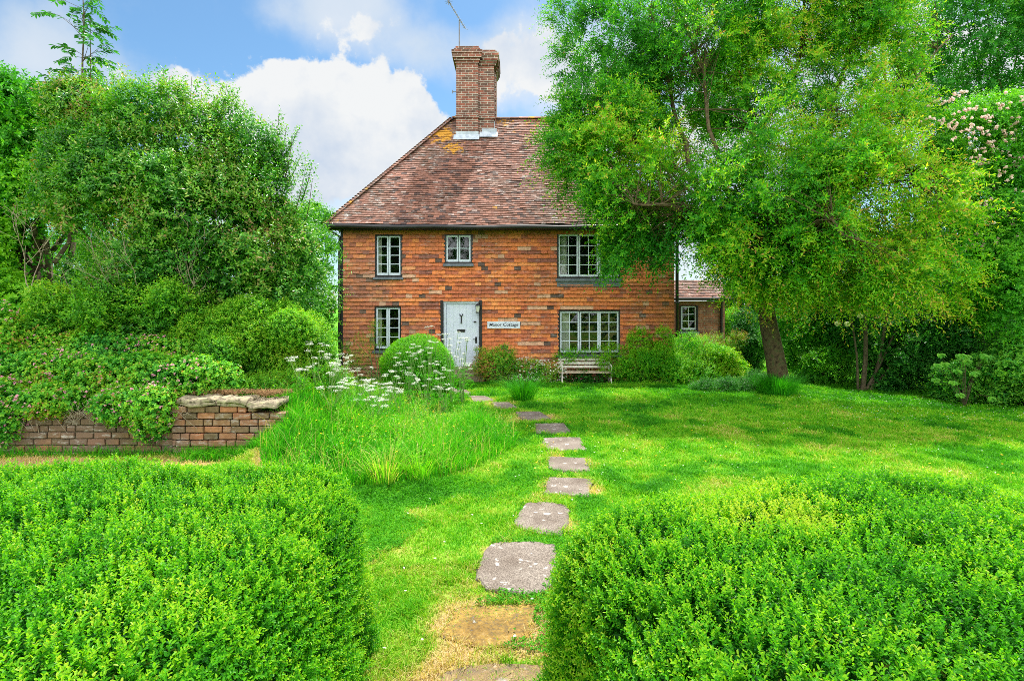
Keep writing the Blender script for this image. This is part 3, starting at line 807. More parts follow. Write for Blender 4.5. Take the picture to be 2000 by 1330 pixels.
# aerial
ae = MB(); ya = yc0 + .3; A0 = px(897, 92, ya); A1 = px(897, 40, ya)
ae.tube([A0, A1], .022, 6)
p0, p1 = Vector(px(876, 3, ya - .25)), Vector(px(909, 57, ya + .15)); ae.tube([p0, p1], .014, 6)
d = (p1 - p0).normalized()
for i in range(11):
    s_ = i / 10; c_ = p0 + (p1 - p0) * (.08 + .9 * s_); hw = .10 + .06 * s_
    sd = Vector((.55, 1.0, .2)).normalized()
    ae.tube([c_ - sd * hw, c_ + sd * hw], .007, 5)
for an in range(4):
    v_ = Vector((math.cos(an * .785), 0, math.sin(an * .785))); ae.tube([p0 + v_ * -.13, p0 + v_ * .13], .009, 5)
ae.build("aerial", Metal, cot)
br = MB(); b0 = px(884, 180, yc0); br.tube([b0, b0 + np.array([.12, 0, 0])], .015, 6); br.tube([b0 + np.array([0, 0, -.05]), b0 + np.array([0, 0, .06])], .015, 6); br.build("bracket", Metal, ch)

# gutter and downpipes
gu = MB(); nseg = 24
pts = []
for i in range(nseg + 1):
    x = XE0 - .02 + (W0 + .04) * i / nseg; pts.append((x, YE - .05, ZE - .05 - .035 * math.sin(math.pi * i / nseg) + .01 * math.sin(i * 1.1)))
gu.tube(pts, .062, 8)
gu.build("gutter", Black, cot, smooth=True)
fa = MB(); fa.box(XE0 + .05, XE1 - .05, YE + .08, YE + .11, ZE - .14, ZE - .035); fa.box(XE0 + .05, XE1 - .05, YE + .111, YF - .03, ZE - .13, ZE - .11); fa.build("fascia", Black, cot)
dp = MB(); dp.box(XL - .075, XL - .002, YF - .06, YF + .06, -.2, ZE - .12, bev=.01); dp.build("corner_board", Black, cot)
dp = MB(); P0 = px(630, 440, YE); dp.tube([P0, P0 + np.array([.05, .02, -.06]), (XL - .1, YF - .06, fz(463)), (XL - .1, YF - .06, fz(480))], .035, 8)
dp.tube([(XL - .1, YF - .08, fz(480)), (XL - .1, YF - .08, -.2)], .035, 8); dp.build("downpipe", Black, cot, smooth=True)
dp = MB(); dp.tube([(XR + .07, YE, ZE - .1), (XR + .07, YF - .08, ZE - .4), (XR + .07, YF - .08, -.2)], .045, 8)
for z in (.8, 2.1, 3.3): dp.box(XR + .01, XR + .13, YF - .13, YF - .02, z, z + .05)
dp.build("downpipe", Black, cot, smooth=True)


def make_window(x0, x1, z0, z1, yf, ncas, cols, rows, parent, curtain=(), surround=True, name="window"):
    m1 = MB(); b = .035
    y0, y1 = yf - .03, yf + .10
    if surround:
        m1.box(x0 - .02, x0 + b, y0, y1, z0, z1); m1.box(x1 - b, x1 + .02, y0, y1, z0, z1)
        m1.box(x0 + b, x1 - b, y0, y1, z1 - .015, z1 + .012); m1.box(x0 + b, x1 - b, y0, y1, z0 - .01, z0 + .045)
    win = m1.build(name, Black, parent)
    xi0, xi1, zi0, zi1 = x0 + b, x1 - b, z0 + .05, z1 - .018
    fr = MB(); gl_ = MB()
    cw = (xi1 - xi0) / ncas
    for c_ in range(ncas):
        a0, a1 = xi0 + c_ * cw + .006, xi0 + (c_ + 1) * cw - .006
        st = .045; yy0, yy1 = yf + .0, yf + .05
        fr.box(a0, a0 + st, yy0, yy1, zi0, zi1, bev=.004); fr.box(a1 - st, a1, yy0, yy1, zi0, zi1, bev=.004)
        fr.box(a0 + st, a1 - st, yy0 + .002, yy1, zi1 - st, zi1 - .001); fr.box(a0 + st, a1 - st, yy0 + .002, yy1, zi0, zi0 + st * 1.45)
        ga0, ga1, gz0, gz1 = a0 + st, a1 - st, zi0 + st * 1.45, zi1 - st
        bw = .011
        for k in range(1, cols):
            xc = ga0 + (ga1 - ga0) * k / cols; fr.box(xc - bw, xc + bw, yy0 + .008, yy1 - .008, gz0, gz1)
        for k in range(1, rows):
            zc = gz0 + (gz1 - gz0) * k / rows; fr.box(ga0, ga1, yy0 + .010, yy1 - .010, zc - bw, zc + bw)
        for i in range(cols):
            for j in range(rows):
                e0 = random.gauss(0, .0015); e1 = random.gauss(0, .0015)
                X0, X1 = ga0 + (ga1 - ga0) * i / cols, ga0 + (ga1 - ga0) * (i + 1) / cols
                Z0, Z1 = gz0 + (gz1 - gz0) * j / rows, gz0 + (gz1 - gz0) * (j + 1) / rows
                gl_.add([(X0, yy0 + .028 + e0, Z0), (X1, yy0 + .028 - e0, Z0), (X1, yy0 + .028 + e1, Z1), (X0, yy0 + .028 - e1, Z1)], [(0, 1, 2, 3)])
    fr.build("frame", Frame, win); gl_.build("pane", Glass, win)
    si = MB(); si.box(x0 - .05, x1 + .05, yf - .10, yf + .02, z0 - .085, z0 - .012, bev=.006); si.build("sill", SillM, win)
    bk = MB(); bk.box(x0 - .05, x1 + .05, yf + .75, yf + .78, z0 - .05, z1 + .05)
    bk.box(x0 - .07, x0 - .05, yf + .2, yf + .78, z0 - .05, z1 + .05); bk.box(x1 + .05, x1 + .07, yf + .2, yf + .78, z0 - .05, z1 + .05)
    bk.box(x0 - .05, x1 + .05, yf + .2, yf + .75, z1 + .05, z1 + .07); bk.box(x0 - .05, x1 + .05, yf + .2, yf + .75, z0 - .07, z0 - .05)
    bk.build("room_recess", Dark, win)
    for (u0, u1) in curtain:
        cu = MB(); n = 22; vs = []; 
        for i in range(n + 1):
            x = x0 + (x1 - x0) * (u0 + (u1 - u0) * i / n); y = yf + .17 + .025 * math.sin(i * 1.7)
            vs += [(x, y, z0 + .02), (x, y, z1 - .02)]
        cu.add(vs, [(2 * i, 2 * i + 2, 2 * i + 3, 2 * i + 1) for i in range(n)]); cu.build("curtain", Curt, win, smooth=True)
    return win


CUR = [((.06, .2),), (), ((.03, .16), (.84, .97)), ((.05, .19),), ((.06, .22),)]
for k, ((_, a_, b_, c_, d_, nc, co_, ro_), r_) in enumerate(zip(OPEN, rects)):
    wd = make_window(r_[0], r_[1], r_[2], r_[3], YF, nc, co_, ro_, cot, CUR[k])
    wd['label'] = ['upper left window of two narrow casements', 'small square upper window above the door', 'wide upper window of three casements', 'wide lower window of three casements behind the bench', 'lower left window of two narrow casements'][k]
# blue-grey apron under the wide upper window
ap = MB(); ap.box(rects[2][0], rects[2][1], YF - .055, YF - .03, rects[2][2] - .24, rects[2][2] - .086); ap.build("apron", SillM, cot)

# door
dx0, dx1, dz0, dz1 = rects[-1]
for ja, jb in ((dx0 - .01, dx0 + .075), (dx1 - .075, dx1 + .01)):
    dfm = MB(); dfm.box(ja, jb, YF - .04, YF + .12, dz0, dz1); dfm.build("door_jamb", Black, cot)
dl = MB(); x0, x1 = dx0 + .075, dx1 - .075
dl.box(x0, x0 + .085, YF + .02, YF + .08, dz0 + .05, dz1 - .08, bev=.006)
dl.box(x0, x1, YF + .0, YF + .10, dz1 - .078, dz1 - .004)
dl.build("door_frame", Paint, cot)
dm = MB(); npl = 5; xd0, xd1 = x0 + .09, x1
for i in range(npl):
    a0 = xd0 + (xd1 - xd0) * i / npl; a1 = xd0 + (xd1 - xd0) * (i + 1) / npl
    dm.box(a0 + .001, a1 - .001, YF + .045, YF + .085, dz0 + .06, dz1 - .082, bev=.0025)
door = dm.build("door", Paint, cot)
def dpos(x_, y_): return (x_ - 1000) / F * (YF + .04), CH + (HZ - y_) / F * (YF + .04)
kx, kz = dpos(901, 622); km = MB(); yk = YF + .03
km.tube([(kx, yk, kz - .13), (kx, yk, kz + .06)], .018, 6); km.tube([(kx, yk, kz + .05), (kx - .05, yk - .02, kz + .13)], .013, 6); km.tube([(kx, yk, kz + .05), (kx + .05, yk - .02, kz + .13)], .013, 6)
km.disc((kx, yk - .01, kz - .12), .022, 10, 'Y', .03); km.build("knocker", Black, door)
kx, kz = dpos(901, 646); km = MB(); km.box(kx - .115, kx + .115, YF + .03, YF + .046, kz - .04, kz + .04, bev=.005); km.box(kx - .085, kx + .085, YF + .022, YF + .032, kz - .022, kz + .018); km.build("letterbox", Black, door)
kx, kz = dpos(929, 628.5); km = MB(); km.box(kx - .06, kx + .02, YF + .02, YF + .046, kz - .02, kz + .02, bev=.005); km.disc((kx - .04, YF + .02, kz), .018, 10, 'Y', .03); km.build("lock", Black, door)
kx, kz = dpos(930, 664); km = MB(); km.box(kx - .028, kx + .028, YF + .034, YF + .046, kz - .09, kz + .09, bev=.004); km.tube([(kx, YF + .04, kz + .03), (kx, YF - .01, kz + .03), (kx - .09, YF - .01, kz + .02)], .011, 6); km.build("handle", Black, door)
stp = MB(); stp.box(dx0 - .1, dx1 + .1, YF - .42, YF + .1, -.2, dz0 - .1, bev=.02); stp.box(dx0 + .01, dx1 - .01, YF - .08, YF + .1, dz0 - .098, dz0 + .055, bev=.01); stp.build("doorstep", Stone, cot)

# lantern
lx, lz = fx(934), fz(603); ly = YF - .16
ln = MB(); ln.box(lx + .02, lx + .06, YF - .05, YF - .02, lz - .12, lz + .16); ln.tube([(lx + .04, YF - .05, lz + .14), (lx + .03, ly, lz + .19), (lx, ly, lz + .15)], .01, 6)
for sx in (-1, 1):
    for sy in (-1, 1): ln.tube([(lx + sx * .062, ly + sy * .062, lz + .085), (lx + sx * .042, ly + sy * .042, lz - .1)], .006, 4)
ln.add([(lx - .085, ly - .085, lz + .085), (lx + .085, ly - .085, lz + .085), (lx + .085, ly + .085, lz + .085), (lx - .085, ly + .085, lz + .085), (lx, ly, lz + .16)], [(0, 1, 4), (1, 2, 4), (2, 3, 4), (3, 0, 4), (3, 2, 1, 0)])
ln.box(lx - .05, lx + .05, ly - .05, ly + .05, lz - .125, lz - .1)
lan = ln.build("wall_lantern", Black, cot)
lg = MB(); lg.add([(lx - .056, ly - .056, lz + .08), (lx + .056, ly - .056, lz + .08), (lx + .056, ly + .056, lz + .08), (lx - .056, ly + .056, lz + .08), (lx - .038, ly - .038, lz - .09), (lx + .038, ly - .038, lz - .09), (lx + .038, ly + .038, lz - .09), (lx - .038, ly + .038, lz - .09)], [(0, 4, 5, 1), (1, 5, 6, 2), (2, 6, 7, 3), (3, 7, 4, 0)])
lg.build("lantern_glass", noisy("lantern_glass", (.55, .58, .5), (.7, .72, .66), 5, .25, .5), lan)

# name sign
sx0, sx1, sz0, sz1 = fx(952), fx(1016), fz(641.5), fz(628)
sg = MB(); sg.box(sx0, sx1, YF - .065, YF - .035, sz0, sz1, bev=.004); sgo = sg.build("name_sign", Paint, cot)
tcv = bpy.data.curves.new("sign_text", 'FONT'); tcv.body = "Manor Cottage"; tcv.align_x = 'CENTER'; tcv.align_y = 'CENTER'; tcv.size = .17; tcv.extrude = .002; tcv.shear = .12; tcv.offset = .0015
tcv.space_character = 1.0
to = bpy.data.objects.new("tmp_text", tcv); COL.objects.link(to)
dg = bpy.context.evaluated_depsgraph_get(); tm = bpy.data.meshes.new_from_object(to.evaluated_get(dg)); bpy.data.objects.remove(to)
tm.name = "lettering"; tm.materials.clear()
co_ = np.empty(len(tm.vertices) * 3, np.float32); tm.vertices.foreach_get('co', co_); co_ = co_.reshape(-1, 3)
fac = (sx1 - sx0) * .88 / (co_[:, 0].max() - co_[:, 0].min()); cc = (co_.max(0) + co_.min(0)) / 2
newc = np.c_[(sx0 + sx1) / 2 + (co_[:, 0] - cc[0]) * fac, np.full(len(co_), YF - .067) - co_[:, 2], (sz0 + sz1) / 2 + (co_[:, 1] - cc[1]) * min(fac * 1.0, .75)]
tm.vertices.foreach_set('co', newc.astype(np.float32).ravel()); tm.update()
link_mesh("lettering", tm, noisy("sign_ink", (.03, .03, .05), (.06, .06, .09), 4), sgo)

# ------------------------------------------------------------------ brick outbuilding
YO = 18.6; KO = YO / F
def ox(x): return (x - 1000) * KO
def oz(y): return CH + (HZ - y) * KO
ob = empty("brick_outbuilding", (ox(1368), YO, 0), "small red brick outbuilding with tiled roof behind the right corner of the cottage", "outbuilding")
x0, x1 = ox(1310), ox(1416); zt_ = oz(588); wx0, wx1, wz0, wz1 = ox(1328), ox(1362), oz(647), oz(597)
m_ = MB()
for (a0, a1, c0, c1) in ((x0, wx0, -.2, zt_), (wx1, x1, -.2, zt_), (wx0, wx1, -.2, wz0), (wx0, wx1, wz1, zt_)):
    m_.add([(a0, YO, c0), (a1, YO, c0), (a1, YO, c1), (a0, YO, c1)], [(0, 1, 2, 3)])
m_.add([(x1, YO, -.2), (x1, YO + 3, -.2), (x1, YO + 3, zt_), (x1, YO, zt_)], [(0, 1, 2, 3)])
m_.add([(x0, YO, -.2), (x0, YO + 3, -.2), (x0, YO + 3, zt_), (x0, YO, zt_)], [(0, 3, 2, 1)])
m_.add([(x0, YO + 3, -.2), (x1, YO + 3, -.2), (x1, YO + 3, zt_), (x0, YO + 3, zt_)], [(0, 3, 2, 1)])
m_.build("wall", B_out, ob)
zr0 = oz(582); vL = 1.0
orf = tiles("roof", (x0, YO - .25, zr0), (1, 0, 0), (0, .9, .62), (0, -.62, .9), lambda v: (0, x1 - x0 + .12), 1.1, T_roof, ob, gauge=.1, lichen=lambda p_: 0, seed=21)
m_ = MB(); m_.add([(x0, YO - .24, zr0 - .03), (x1 + .1, YO - .24, zr0 - .03), (x1 + .1, YO + .66, zr0 + .58), (x0, YO + .66, zr0 + .58), (x0, YO + 3, zr0 - .03), (x1 + .1, YO + 3, zr0 - .03)], [(0, 1, 2, 3), (3, 2, 5, 4), (0, 4, 5, 1)]); m_.build("roof_boarding", Black, orf)
m_ = MB(); m_.tube([(x0, YO - .3, zr0 - .04), (x1 + .2, YO - .3, zr0 - .04)], .05, 8); m_.build("gutter", Black, ob)
m_ = MB(); m_.tube([(ox(1408), YO - .05, zr0 - .1), (ox(1408), YO - .05, -.1)], .04, 8); m_.build("downpipe", Black, ob)
make_window(wx0, wx1, wz0, wz1, YO, 1, 2, 3, ob)

# ================================================================== RETAINING WALL
rw = empty("retaining_wall", (-5, 7.4, 0), "low mossy brick retaining wall holding up the raised bed on the left", "garden wall")
YW = 7.32
def wallbricks(x0, x1, zbase, ncourse, yface, seed, top=None, tshift=0):
    R = random.Random(seed); mb = MB(); h = .092
    for r in range(ncourse):
        x = x0 - R.uniform(0, .2); z = zbase + r * h
        while x < x1:
            L = R.choice([.22, .22, .22, .11, .17]) * 1.12; a0, a1 = max(x, x0), min(x + L - .014, x1); x += L
            if a1 - a0 < .03: continue
            if top is not None and z > top((a0 + a1) / 2): continue
            jy = R.gauss(0, .008)
            mb.box(a0, a1, yface + jy, yface + .2, z, z + h - .013, t=min(1, max(0, R.gauss(.42, .22) + tshift)), bev=.007, jit=.003)
    return mb
zb_ = -.06
wallbricks(-9.0, -4.62, zb_, 8, YW, 3, lambda x: .52 + .06 * math.sin(x * 3), -.08).build("brickwork", B_wall, rw)
wallbricks(-4.60, -3.08, zb_ - .005, 8, YW - .05, 5, lambda x: .66 if x < -3.4 else .5, .08).build("brickwork", B_wall, rw)
mb = MB(); mb.box(-9.0, -3.15, YW + .02, YW + .22, -.1, .56, t=.05); mb.build("mortar", noisy("old_mortar", (.05, .045, .03), (.12, .10, .065), 9, .95, .1), rw)
for (a0, a1, z0, z1, sd) in ((-4.55, -4.02, .665, .775, 1), (-3.99, -3.58, .655, .765, 3), (-3.54, -3.16, .64, .735, 2)):
    n = 9; vs = []; R = random.Random(sd)
    cm = bpy.data.meshes.new("coping_stone")
    import bmesh
    bm = bmesh.new(); bmesh.ops.create_cube(bm, size=1); bmesh.ops.subdivide_edges(bm, edges=bm.edges[:], cuts=6, use_grid_fill=True)
    for v in bm.verts:
        c0 = v.co.copy(); v.co.x = (a0 + a1) / 2 + c0.x * (a1 - a0); v.co.y = YW + .10 + c0.y * .40; v.co.z = (z0 + z1) / 2 + c0.z * (z1 - z0)
        q_ = vnoise(np.array([[v.co.x, v.co.y, v.co.z]]), 9, sd)[0] - .5; q2 = vnoise(np.array([[v.co.x, v.co.y, v.co.z]]), 5, sd + 4)[0] - .5
        ed = max(abs(c0.x) * 2 - .75, 0) + max(abs(c0.y) * 2 - .75, 0)
        v.co.z += q_ * .045 + (vnoise(np.array([[v.co.x, v.co.y, v.co.z]]), 24, sd)[0] - .5) * .04 - (ed * .07 if c0.z > 0 else -ed * .03); v.co.y += q2 * .12 + (c0.y < 0) * ed * .03; v.co.x += q2 * .03
    for f_ in bm.faces: f_.smooth = True
    bm.to_mesh(cm); bm.free(); link_mesh("coping_stone", cm, Stone, rw)

# ================================================================== STEPPING STONES
SL = ['cut off at the bottom edge of the photo, half buried in tan grit', 'covered in orange moss, nearest whole stone', 'large rounded one with white lichen, beyond the mossy stone', 'worn pinkish one touching the right hedge corner',
      'pinkish one just beyond the hedge, fifth from the front', 'lichen spotted one, sixth from the front', 'pinkish one, seventh from the front where the path straightens', 'eighth from the front, first one in sun past the shade',
      'dark one just inside the tree shade', 'thin dark one left of the grass tuft', 'small dark one third from the door end', 'last one near the clipped round bush']
for i, poly in enumerate(STONES):
    R = random.Random(i + 40); n = len(poly)
    poly = [np.array(p_) for p_ in poly]; cen = np.mean(poly, axis=0)
    out = []
    for j in range(n):
        p0, p1 = poly[j], poly[(j + 1) % n]
        for s_ in (0, .25, .5, .75):
            p_ = p0 * (1 - s_) + p1 * s_
            if s_ == 0: p_ = p_ + (cen - p_) * .035
            out.append(p_ + np.array([R.gauss(0, .011), R.gauss(0, .011)]))
    zg = float(gz(cen[0], cen[1])); m = len(out)
    top = [(p_[0], p_[1], zg + (.012 if i < 2 else .026)) for p_ in [cen + (p_ - cen) * .965 for p_ in out]]
    mid = [(p_[0], p_[1], zg + (.006 if i < 2 else .016)) for p_ in out]; bot = [(p_[0], p_[1], zg - .05) for p_ in out]
    mb = MB(); mb.add(top + mid + bot, [tuple(range(m))[::-1]] + [(k, (k + 1) % m, m + (k + 1) % m, m + k) for k in range(m)] + [(m + k, m + (k + 1) % m, 2 * m + (k + 1) % m, 2 * m + k) for k in range(m)], [1.0 if i == 1 else (.55 if i == 0 else .0)] * (3 * m))
    so_ = mb.build("stepping_stone", Slab); tag(so_, 'stepping stone ' + SL[i], 'stepping stone', 'stepping stones of the path')

# ================================================================== BOX HEDGES
def hedge(name, pts_fn, n, label, t_extra=None, parent_loc=(0, 0, 0)):
    root = empty(name, parent_loc, label, "hedge")
    P, O = pts_fn(n)
    # bumpy clipped surface with hollows
    bump = (fnoise(P, 3.2, 51) - .5) * .09 + (vnoise(P, 9, 52) - .5) * .05
    hollow = np.minimum(0, (fnoise(P, 4.4, 55) - .40)) * .45
    P = P + O * (bump + hollow)[:, None] - O * (rng.random(len(P)) ** 1.6 * .075)[:, None]
    D = nrm(O * .75 + np.array([0, 0, .75]) + rng.normal(size=P.shape) * .30)
    tb = .50 + .65 * (fnoise(P, 2.0, 53) - .5) + .35 * (vnoise(P, 12, 54) - .5)
    if t_extra is not None: tb = tb + t_extra(P)
    parts = [shoots(P, D, rng.uniform(.045, .085, len(P)), 12, .0160, .0084, .05, .66, .46, tb, True, .09)]
    V, Fc, T = join(parts)
    mesh_np("foliage", V, Fc, G_box, root, T)
    # dense dull inner leaves
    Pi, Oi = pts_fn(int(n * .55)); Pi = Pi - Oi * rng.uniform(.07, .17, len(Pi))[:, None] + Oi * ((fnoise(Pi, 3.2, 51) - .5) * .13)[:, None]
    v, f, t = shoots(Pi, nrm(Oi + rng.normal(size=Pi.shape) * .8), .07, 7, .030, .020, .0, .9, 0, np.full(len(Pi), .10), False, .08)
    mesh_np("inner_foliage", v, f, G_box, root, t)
    return root


def rbox_sampler(cx, cy, hx, hy, zt, rot=0., batter=.10, rad=.28, vis=None, zmin=.0):
    """points on a clipped hedge: rounded box with battered sides, top at zt; returns fn(n)"""
    ca, sa = math.cos(rot), math.sin(rot)
    def fn(n):
        P = []; O = []; tot_ = 0
        while tot_ < n:
            k = n
            # sample a box surface then round it
            A = np.array([4 * hx * hy, 2 * hy * zt, 2 * hy * zt, 2 * hx * zt, 2 * hx * zt]); face = rng.choice(5, size=k, p=A / A.sum())
            u, v = rng.uniform(-1, 1, k), rng.uniform(-1, 1, k)
            x = np.where(face == 0, u * hx, np.where(face == 1, -hx, np.where(face == 2, hx, u * hx)))
            y = np.where(face == 0, v * hy, np.where(face == 1, u * hy, np.where(face == 2, u * hy, np.where(face == 3, -hy, hy))))
            z = np.where(face == 0, zt, (v + 1) / 2 * zt)
            # nearest point of shrunk box + radius
            ix, iy, iz = np.clip(x, -hx + rad, hx - rad), np.clip(y, -hy + rad, hy - rad), np.clip(z, -9, zt - rad)
            d = np.c_[x - ix, y - iy, z - iz]; d = nrm(d); p = np.c_[ix, iy, iz] + d * rad
            grow = 1 + batter * (zt - p[:, 2]) / zt
            q_ = np.c_[p[:, 0] * grow, p[:, 1] * grow, p[:, 2]]
            q_[:, 2] += .03 * np.sin(q_[:, 0] * 2.1 + 1) * (q_[:, 2] / zt)
            wp = np.c_[cx + q_[:, 0] * ca - q_[:, 1] * sa, cy + q_[:, 0] * sa + q_[:, 1] * ca, q_[:, 2]]
            wd_ = np.c_[d[:, 0] * ca - d[:, 1] * sa, d[:, 0] * sa + d[:, 1] * ca, d[:, 2]]
            ok = wp[:, 2] > zmin
            if vis is not None: ok &= vis(wp, wd_)
            P.append(wp[ok]); O.append(wd_[ok]); tot_ += ok.sum()
        P = np.concatenate(P)[:n]; O = np.concatenate(O)[:n]
        return P, O
    return fn


def near_vis(wp, wd_):   # keep density for what can be seen from the garden side; thin out hidden backs
    r = rng.random(len(wp))
    infr = (np.abs(wp[:, 0]) / np.maximum(wp[:, 1], .05) < 1.15)
    return (infr & ((wd_[:, 2] > .25) | (r < .85))) | (r < .10)


yel = lambda P: .42 * np.exp(-(((P[:, 0] - 1.12) / .33) ** 2 + ((P[:, 1] - 2.42) / .20) ** 2)) * sm((P[:, 2] - .8) / .2)
hedge("box_hedge", rbox_sampler(-2.62, 2.08, 1.76, 1.18, 1.06, math.radians(2), .05, .30, near_vis), 24500, "clipped box hedge in the left foreground, left of the stone path", None, (-2.6, 2.0, 0))
hedge("box_hedge", rbox_sampler(1.62, 1.93, 1.20, 1.06, 1.06, math.radians(14), .10, .30, near_vis), 23500, "clipped box hedge in the right foreground with a yellowing patch on top", yel, (1.6, 1.9, 0))

# ================================================================== LAWN GRASS BLADES
def blades(P, h, wd, lean, t, name, mat, label, cat, kind='stuff', parent=None, z=None):
    n = len(P); z0 = gz(P[:, 0], P[:, 1]) if z is None else z
    B = np.c_[P, z0 - .005]; an = rng.uniform(0, 2 * math.pi, n); side = np.c_[np.cos(an), np.sin(an), np.zeros(n)]
    la = rng.uniform(0, 2 * math.pi, n); le = np.c_[np.cos(la), np.sin(la), np.zeros(n)] * (lean * rng.random(n) * h)[:, None]
    up = np.array([0, 0, 1])[None]
    h = h[:, None]; wd = wd[:, None] if isinstance(wd, np.ndarray) else wd
    m1 = B + up * h * .55 + le * .3; tp = B + up * h * (1 - .12 * lean) + le
    V = np.stack([B - side * wd * .5, B + side * wd * .5, m1 + side * wd * .42, m1 - side * wd * .42, tp + side * wd * .06, tp - side * wd * .06], 1).reshape(-1, 3)
    b = np.arange(n)[:, None] * 6
    f = np.concatenate([b + np.array([[0, 1, 2, 3]]), b + np.array([[3, 2, 4, 5]])], 0)
    o_ = mesh_np(name, V, f, mat, parent, np.repeat(np.clip(t, 0, 1), 6))
    if parent is None: tag(o_, label, cat, kind=kind)
    return o_


def strew(x0, x1, y0, y1, n): return np.c_[rng.uniform(x0, x1, n), rng.uniform(y0, y1, n)]
def not_stone(P):
    ok = np.ones(len(P), bool)
    for i, s in enumerate(STONES):
        c = np.mean(s, axis=0); s2 = [tuple(c + (np.array(q_) - c) * .91) for q_ in s]
        if i <= 1: ok &= ~(inpoly(P, s2) & (rng.random(len(P)) < .985))
        else: ok &= ~inpoly(P, s2)
    return ok
L1 = strew(-1.3, .75, 2.2, 4.2, 52000); L2 = strew(-1.6, 4.2, 4.2, 6.4, 62000); L2b = np.concatenate([strew(-4.8, -1.6, 3.2, 7.3, 42000), strew(-7.8, -4.8, 4.5, 7.3, 22000)]); L3 = strew(-1.2, 9.2, 6.4, 9.5, 95000); L4 = strew(-2.0, 12.5, 9.5, 14.2, 95000); L5 = strew(5, 14, 14.2, 18, 14000); L6 = strew(2.2, 6.8, 3.0, 6.4, 45000)
LP = np.concatenate([L1, L2, L2b, L3, L4, L5, L6])
LP = LP[(np.abs(LP[:, 0]) / LP[:, 1] < 1.06)]
LP = LP[not_stone(LP)]; LP = LP[~inpoly(LP, PATCH)]
LP = LP[~((LP[:, 0] < -3.0) & (LP[:, 1] > 7.28))]
tl = lawn_t(LP) + rng.normal(size=len(LP)) * .12
# sparse where bleached or worn
keep = rng.random(len(LP)) < np.where(lawn_t(LP) > .72, .55, 1.0); LP, tl = LP[keep], tl[keep]
dist = LP[:, 1]
tuftn = fnoise(LP, 5.0, 14)
hh = (.018 + .030 * rng.random(len(LP)) + .03 * sm((tuftn - .5) / .2)) * (1 + .04 * dist) * np.where(dist < 4.5, .85, 1)
blades(LP, hh, (.0030 + .0010 * dist), 1.3, tl, "grass", G_gra, "short mown grass of the lawn and between the stones", "grass")
# dry grass creeping over the two nearest, half buried stones
OP = strew(-.75, .3, 2.6, 3.9, 22000); OP = OP[(inpoly(OP, STONES[0]) | inpoly(OP, STONES[1]))]; OP = OP[fnoise(OP, 5, 88) > .43]
blades(OP, rng.uniform(.010, .03, len(OP)), .005, 1.6, .70 + .15 * rng.normal(size=len(OP)), "moss_grass", G_gra, "dry grass and moss creeping over the nearest half buried stones", "grass")
# clover leaves in near turf
CP = np.concatenate([strew(-1.3, .8, 2.2, 4.6, 16000), strew(-1.6, 3.0, 4.6, 7, 12000)]); CP = CP[not_stone(CP)]
CP = CP[(fnoise(CP, 1.4, 12) > .55) & ~inpoly(CP, PATCH)]
n = len(CP); Bc = np.c_[CP, gz(CP[:, 0], CP[:, 1]) + rng.uniform(.012, .035, n)]
v, f, t = shoots(Bc, np.tile([0, 0, 1.], (n, 1)) + rng.normal(size=(n, 3)) * .2, .006, 3, .016, .014, 0, .95, 0, np.full(n, .2), False, .12)
cl_o = mesh_np("clover", v, f, G_gra, None, t); tag(cl_o, "patches of clover in the turf beside the near stones", "clover", kind='stuff')
# daisies and buttercups scattered in the lawn
DP = np.concatenate([strew(0, 9, 6, 13.5, 260), strew(6, 11, 9.3, 12, 420), strew(-1, 1, 2.5, 6, 30)]); DP = DP[not_stone(DP) & ~inpoly(DP, PATCH)]
n = len(DP); Bc = np.c_[DP, gz(DP[:, 0], DP[:, 1]) + rng.uniform(.03, .05, n)]
v, f, t = shoots(Bc, np.tile([0, 0, 1.], (n, 1)), .004, 5, .012, .009, 0, .95, 0, np.full(n, .9), False, .1)
dz = mesh_np("daisies", v, f, W_pet, None, t); tag(dz, "tiny white daisies scattered over the lawn", "daisies", kind='stuff')
DP = np.concatenate([strew(0, 9, 5.5, 11, 110), strew(-3, 0, 6.2, 10, 60)]); n = len(DP); Bc = np.c_[DP, gz(DP[:, 0], DP[:, 1]) + np.where(inpoly(DP, PATCH), .3, .04)]
v, f, t = shoots(Bc, np.tile([0, 0, 1.], (n, 1)), .006, 5, .017, .014, 0, .9, 0, np.full(n, .7), False, .1)
dz = mesh_np("buttercups", v, f, Y_pet, None, t); tag(dz, "small yellow buttercups dotted through the grass", "buttercups", kind='stuff')

# ---- long grass island
MP = strew(-4.2, .2, 5.8, 13.0, 88000); MP = MP[inpoly(MP, PATCH)]
ed = np.min(np.array([np.hypot(MP[:, 0] - p_[0], MP[:, 1] - p_[1]) for p_ in PATCH]), axis=0)
hm = (.16 + .20 * rng.random(len(MP)) ** .8 + .16 * fnoise(MP, 1.2, 61)) * (.8 + .35 * sm((MP[:, 0] + 1.5) / 1.2))
tm_ = .47 + .7 * (fnoise(MP, 1.4, 62) - .5) + .5 * (vnoise(MP, 7, 63) - .5) + rng.normal(size=len(MP)) * .20
hm = hm * (1 - .6 * sm((MP[:, 1] - 8.3) / 1.2) * sm((MP[:, 0] + 2.2) / .8))
_pp = np.array(PATCH + PATCH[:1]); dd_ = np.full(len(MP), 9.)
for i in range(len(_pp) - 1):
    a_, b_ = _pp[i], _pp[i + 1]; ab = b_ - a_; tt_ = np.clip(((MP - a_) @ ab) / (ab @ ab), 0, 1); dd_ = np.minimum(dd_, np.linalg.norm(MP - (a_ + tt_[:, None] * ab), axis=1))
hm = hm * (.38 + .62 * sm(dd_ / (.42 + .3 * vnoise(MP, 3, 66))))
hm = hm * (.62 + .75 * vnoise(MP, 4.5, 64))
